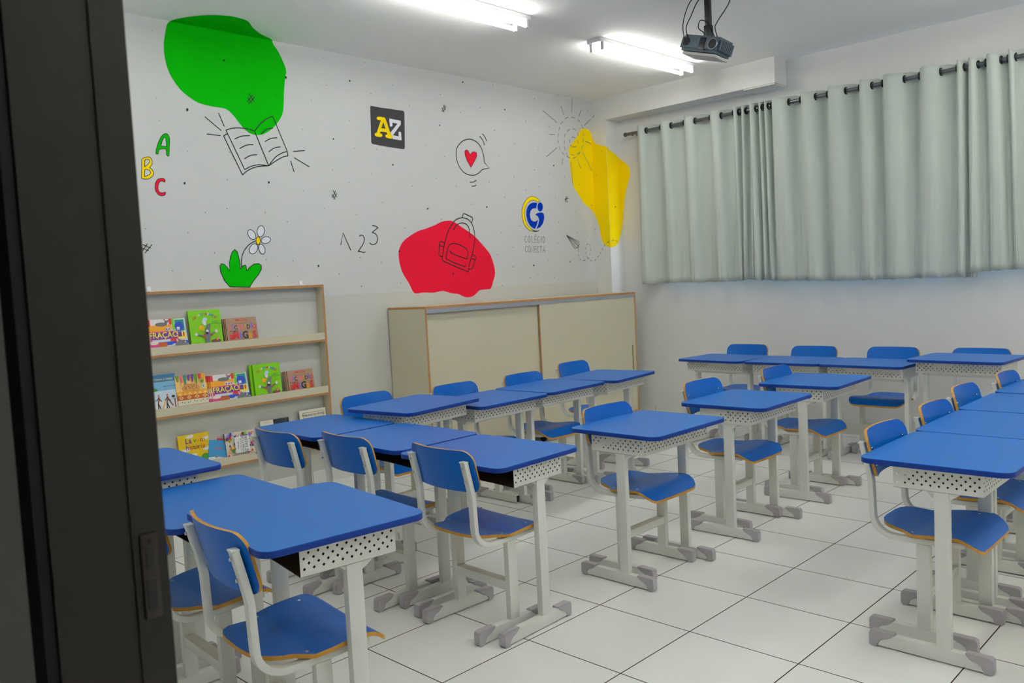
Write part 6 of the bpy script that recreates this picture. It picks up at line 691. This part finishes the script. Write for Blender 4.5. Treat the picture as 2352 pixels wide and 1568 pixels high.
book('book','lime green animal book standing alone on the top shelf',.560,.780,z1,1.334,3.034,.014,art_lime,gA,c_lime,lean=.028)
for k in range(2):
    book('book','brown kraft book %s the front one in the top shelf stack' % ('just behind' if k else 'two behind'),.794+.008*k,1.010+.008*k,z1,1.266,3.043-.007*k,.006,None,gA,c_kraft,lean=.026)
book('book','front brown kraft AMIGAS book on the top shelf',.810,1.034,z1,1.268,3.029,.006,art_kraft,gA,c_kraft,lean=.026)
book('book','sky blue book with stick figures at the left of the middle shelf',.262,.447,z2,.941,3.036,.006,art_sky,gB,c_dsky,lean=.034)
book('book','orange COISAS DE ÍNDIO book on the middle shelf',.441,.644,z2,.921,3.029,.006,art_orange,gB,c_orange,lean=.036)
for k in range(2):
    book('book','FRAÇÃO picture book %s the front copy on the middle shelf' % ('just behind' if k else 'two behind'),.650+.012*k,.905+.012*k,z2,.897,3.042-.006*k,.006,art_fraction,gB,c_mag,lean=.034)
book('book','front FRAÇÃO picture book on the middle shelf',.674,.938,z2,.897,3.029,.006,art_fraction,gB,c_mag,lean=.036)
book('book','lime green book behind the front one in the middle shelf stack',.962,1.160,z2,.935,3.045,.014,None,gB,c_lime,lean=.022)
book('book','front lime green animal book on the middle shelf',.981,1.186,z2,.935,3.028,.014,art_lime,gB,c_lime,lean=.024)
for k in range(2):
    book('book','brown kraft book %s the front one in the middle shelf stack' % ('just behind' if k else 'two behind'),1.222+.007*k,1.430+.007*k,z2,.863,3.046-.009*k,.008,None,gB,c_kraft,lean=.022)
book('book','front brown kraft AMIGAS book on the middle shelf',1.242,1.450,z2,.864,3.028,.008,art_kraft,gB,c_kraft,lean=.024)
book('book','yellow book with white clouds on the bottom shelf',.430,.640,z3,.530,3.038,.006,art_yellow,gC,c_wy,lean=.030)
book('book','red book leaning behind the tilted blue book',.672,.752,z3+.02,.476,3.044,.006,None,gC,c_red,lean=.022,roll=math.radians(12))
book('book','tilted light blue book on the bottom shelf',.610,.738,z3+.004,.478,3.030,.006,art_blue,gC,c_lb,lean=.030,roll=math.radians(11))
book('book','fairy tale CONTOS DE FADAS book with flowery cover',.742,.955,z3,.496,3.030,.016,art_contos,gC,c_gry,lean=.022)
book('book','half cream half black book on the bottom shelf',1.014,1.238,z3,.537,3.036,.008,art_bw,gC,c_cream,lean=.028)
book('book','cream TRIBUNA DO POVO book at the right of the bottom shelf',1.325,1.545,z3,.565,3.034,.008,art_trib,gC,c_cream,lean=.028)
# ---------------------------------------------------------------- curtains, eyelets, rod
XC, ZR = 4.98, 2.812
def curtain(label, seq, zb0, zb1, seed, amp=.056):
    """seq: y positions where the cloth crosses the rod; starts in front of it"""
    random.seed(seed)
    t = thing('curtain', label, 'curtain', (0,0,0), 0, 'grey-green curtains on the rod')
    path = []; sgn = -1; NS = 10
    for a, c in zip(seq[:-1], seq[1:]):
        am = amp*min(1, abs(a-c)/.12+.42)*random.uniform(.85, 1.1)
        for k in range(NS):
            u = k/NS; path.append((a+(c-a)*u, XC+sgn*am*math.sin(math.pi*u)**.5, a, c))
        sgn = -sgn
    path.append((seq[-1], XC, 0, 0))
    NZ = 26; zt = 2.862; b = MB(); rows = []
    ph = [random.uniform(0, 6.28) for _ in range(4)]
    for j in range(NZ+1):
        v = j/NZ; row = []
        for i, (y, x, _, _) in enumerate(path):
            s = i/(len(path)-1); zb = zb0+(zb1-zb0)*s + .006*math.sin(9*s+ph[0]) + .003*math.sin(i*.8+ph[1])
            z = zt + (zb-zt)*v + (.006*math.sin(i*.628)*(1-v)**6)
            k1 = 1-.30*v; yy = y + v*(.020*math.sin(5*s+ph[1]) + .012*math.sin(11*y+ph[2])) + .004*math.sin(6*v+i*.7)*v
            xx = XC + (x-XC)*k1 + v*(.010*math.sin(16*y+ph[3]) + .006*math.sin(37*y+ph[2]+2*v)) + .0035*math.sin(i*1.9+5*v)*v
            row.append((xx, yy, z))
        rows.append(row)
    for j in range(NZ):
        for i in range(len(path)-1): b.face([rows[j][i], rows[j][i+1], rows[j+1][i+1], rows[j+1][i]], M_cloth, True)
    o = b.build('cloth', t)
    md = o.modifiers.new('thickness', 'SOLIDIFY'); md.thickness = .0022
    for y in seq[1:-1]:
        b = MB(); P = [(XC+.0*math.cos(a), y, ZR) for a in (0,)]
        R0, r0 = .026, .0055; vs = []; fs = []; n1_, n2_ = 18, 6
        for i in range(n1_):
            a = 2*math.pi*i/n1_
            for k in range(n2_):
                q = 2*math.pi*k/n2_; vs.append((XC+(R0+r0*math.cos(q))*math.cos(a), y+r0*1.3*math.sin(q), ZR+(R0+r0*math.cos(q))*math.sin(a)))
        for i in range(n1_):
            for k in range(n2_): fs.append((i*n2_+k, ((i+1) % n1_)*n2_+k, ((i+1) % n1_)*n2_+(k+1) % n2_, i*n2_+(k+1) % n2_))
        b.mesh(vs, fs, M_ring, True); b.build('eyelet', t)
    return t
curtain('grey-green curtain panel at the left, nearest the painted pillar', [2.600,2.503,2.335,2.220,2.075,1.960,1.800,1.689,1.565,1.515,1.480,1.445,1.395,1.365], 1.328, 1.328, 1)
curtain('wide grey-green curtain panel in the middle of the rod', [1.400,1.352,1.318,1.290,1.262,1.235,1.202,1.045,.941,.812,.712,.562,.452,.356,.273,.111,.0,-.150,-.261,-.308,-.345,-.385], 1.322, 1.270, 2)
curtain('grey-green curtain panel at the right, with the higher hem', [-.335,-.400,-.450,-.548,-.592,-.640,-.76,-.90,-1.01,-1.16,-1.27,-1.41,-1.53,-1.67,-1.79,-1.93,-2.04,-2.16], 1.318, 1.318, 3)
t = thing('curtain_rod', 'dark metal curtain rod carrying the eyelet curtains', 'curtain rod', (0,0,0))
b = MB(); b.tube([(XC, 2.70, ZR), (XC, -2.25, ZR)], .0155, M_rod, 14); b.build('pole', t)
b = MB(); b.tube([(XC, 2.755, ZR), (XC, 2.745, ZR), (XC, 2.738, ZR), (XC, 2.70, ZR), (XC, 2.66, ZR)], .016, M_rod, 12); b.tube([(XC, 2.765, ZR), (XC, 2.748, ZR)], .021, M_rod, 12); b.build('finial', t)
for y in (2.672, 1.32, -.33, -2.2):
    b = MB(); b.tube([(XR-.001, y, ZR), (XC, y, ZR)], .008, M_rod, 8); b.disc((XR-.006, y, ZR), .022, .0055, M_rod, 'x', 12); b.tube([(XC-.0165, y, ZR-.01), (XC-.012, y, ZR-.018), (XC, y, ZR-.022), (XC+.014, y, ZR-.016)], .004, M_rod, 6); b.build('bracket', t)
# ---------------------------------------------------------------- fluorescent lamps
def lamp(label, x0, y):
    t = thing('fluorescent_lamp', label, 'ceiling lamp', (x0, y, HC), 0, 'twin tube ceiling lamps')
    b = MB(); b.bbox(-.03, 1.27, -.064, .064, -.030, -.001, M_fix, .004); b.build('fixture', t)
    for s in (-1, 1):
        yy = s*.052; b = MB(); b.tube([(.022, yy, -.068), (1.218, yy, -.068)], .0135, M_tube, 12); tb = b.build('tube', t)
        for xx in (.008, 1.232):
            b = MB(); b.bbox(xx-.009, xx+.009, yy-.012, yy+.012, -.085, -.028, M_fix, .003); b.build('socket', t)
    return t
lamp('lit twin-tube ceiling lamp at the top centre of the photo', 1.15, 1.68)
lamp('lit twin-tube ceiling lamp near the projector and the beam', 3.22, 1.70)
lamp('lit twin-tube ceiling lamp over the near left corner, out of the photo', -.92, 1.68)
for x, w_ in ((-.92, 'left'), (1.15, 'centre'), (3.22, 'right')):
    lamp('lit twin-tube ceiling lamp at the %s of the second row, above the photo' % w_, x, -1.0)
    lamp('unseen twin-tube fill lamp added at the %s of the third row' % w_, x, -2.9)  # unseen row added to raise the bounced light
# ---------------------------------------------------------------- projector
PC = Vector((2.99, .634, 2.84))
t = thing('projector', 'dark blue-grey projector hanging from the ceiling', 'projector', PC)
t.rotation_mode = 'XYZ'; 
mxr = Matrix.Rotation(math.radians(-94), 4, 'Z') @ Matrix.Rotation(math.radians(-8), 4, 'X') @ Matrix.Rotation(math.radians(18), 4, 'Y')
t.rotation_euler = mxr.to_euler()
w, d_, h = .32, .17, .125
b = MB(); bm = bmesh.new(); bmesh.ops.create_cube(bm, size=1)
for v in bm.verts: v.co = Vector((v.co.x*w, v.co.y*d_, v.co.z*h*.8+.012))
bmesh.ops.bevel(bm, geom=bm.edges[:], offset=.018, segments=4, affect='EDGES'); b.add(bm, M_proj, True); b.build('shell', t)
b = MB(); b.bbox(-w/2+.03, w/2-.02, -d_/2+.02, d_/2-.012, -h/2+.002, -h/2+.02, M_projb, .006); b.build('base_plate', t)
b = MB(); b.tube([(-.105, -d_/2-.001, .014), (-.105, -d_/2+.004, .014)], .027, M_projd, 22); b.build('speaker_grille', t)
b = MB(); b.bbox(.0, .052, -d_/2-.0015, -d_/2+.006, -.028, .048, M_projd, .004); b.build('sensor_window', t)
b = MB(); b.tube([(.112, -d_/2-.008, .012), (.112, -d_/2+.01, .012)], .034, M_screw, 26); r_ = b.build('lens_ring', t)
b = MB(); b.tube([(.112, -d_/2-.009, .012), (.112, -d_/2+.002, .012)], .031, M_projd, 26); b.build('lens', r_)
b = MB()
for k in range(7): b.box(w/2-.001, w/2+.001, -d_/2+.03+k*.017, -d_/2+.037+k*.017, -.02, .045, M_projd)
b.build('side_vents', t)
t2 = thing('projector_mount', 'black ceiling pole mount holding the projector', 'projector mount', (0,0,0))
tp = PC + Vector((.035, .0, .0))
b = MB(); b.bbox(tp.x-.017, tp.x+.017, tp.y-.017, tp.y+.017, PC.z+.135, HC-.004, M_projd, .003); b.build('pole', t2)
b = MB(); b.bbox(tp.x-.022, tp.x+.022, tp.y-.022, tp.y+.022, PC.z+.07, PC.z+.15, M_projd, .004); b.bbox(tp.x-.05, tp.x+.05, tp.y-.012, tp.y+.012, PC.z+.058, PC.z+.078, M_projd, .002); b.build('swivel_joint', t2)
b = MB(); b.disc((tp.x, tp.y, HC-.006), .05, .005, M_projd, 'z', 18); b.build('ceiling_plate', t2)
def cable(label, pts, r=.0032):
    P = [Vector(p) for p in pts]; out = []
    for i in range(len(P)-1):
        a, b0, c, d0 = P[max(i-1, 0)], P[i], P[i+1], P[min(i+2, len(P)-1)]
        for k in range(8):
            s = k/8; out.append(.5*((2*b0)+(-a+c)*s+(2*a-5*b0+4*c-d0)*s*s+(-a+3*b0-3*c+d0)*s**3))
    out.append(P[-1]); b = MB(); b.tube(out, r, M_cord, 7); return tag(b.build('cable'), label, 'cable', 'cables of the projector')
def q3(px_right, up, depth=0):  # metres right / up of the projector in its own facing plane, towards the viewer by depth
    return PC + Vector((R_.x, R_.y, 0)).normalized()*px_right + Vector((0,0,1))*up - Vector((F_.x, F_.y, 0)).normalized()*depth
cable('leftmost thin cable running up from the projector to the ceiling', [q3(-.128,.035),q3(-.145,.12),q3(-.135,.20),q3(-.09,.30),q3(-.02,HC-PC.z-.012)])
cable('second thin cable running from the projector to the ceiling', [q3(-.10,.035),q3(-.125,.13),q3(-.09,.21),q3(-.05,.29),q3(-.005,HC-PC.z-.012)])
cable('cable looping right of the projector mount up to the ceiling', [q3(.09,.02),q3(.06,.12),q3(.08,.17),q3(.15,.27),q3(.17,HC-PC.z-.012)])
cable('small loop of cable beside the mount joint', [q3(-.05,.03),q3(-.01,.09),q3(-.045,.13),q3(-.035,.175),q3(.0,.17),q3(.03,.13),q3(.06,.06)])

for o in list(S.objects):
    if o.type == 'MESH' and not o.parent and 'kind' not in o and 'label' not in o: print('UNLABELLED', o.name)
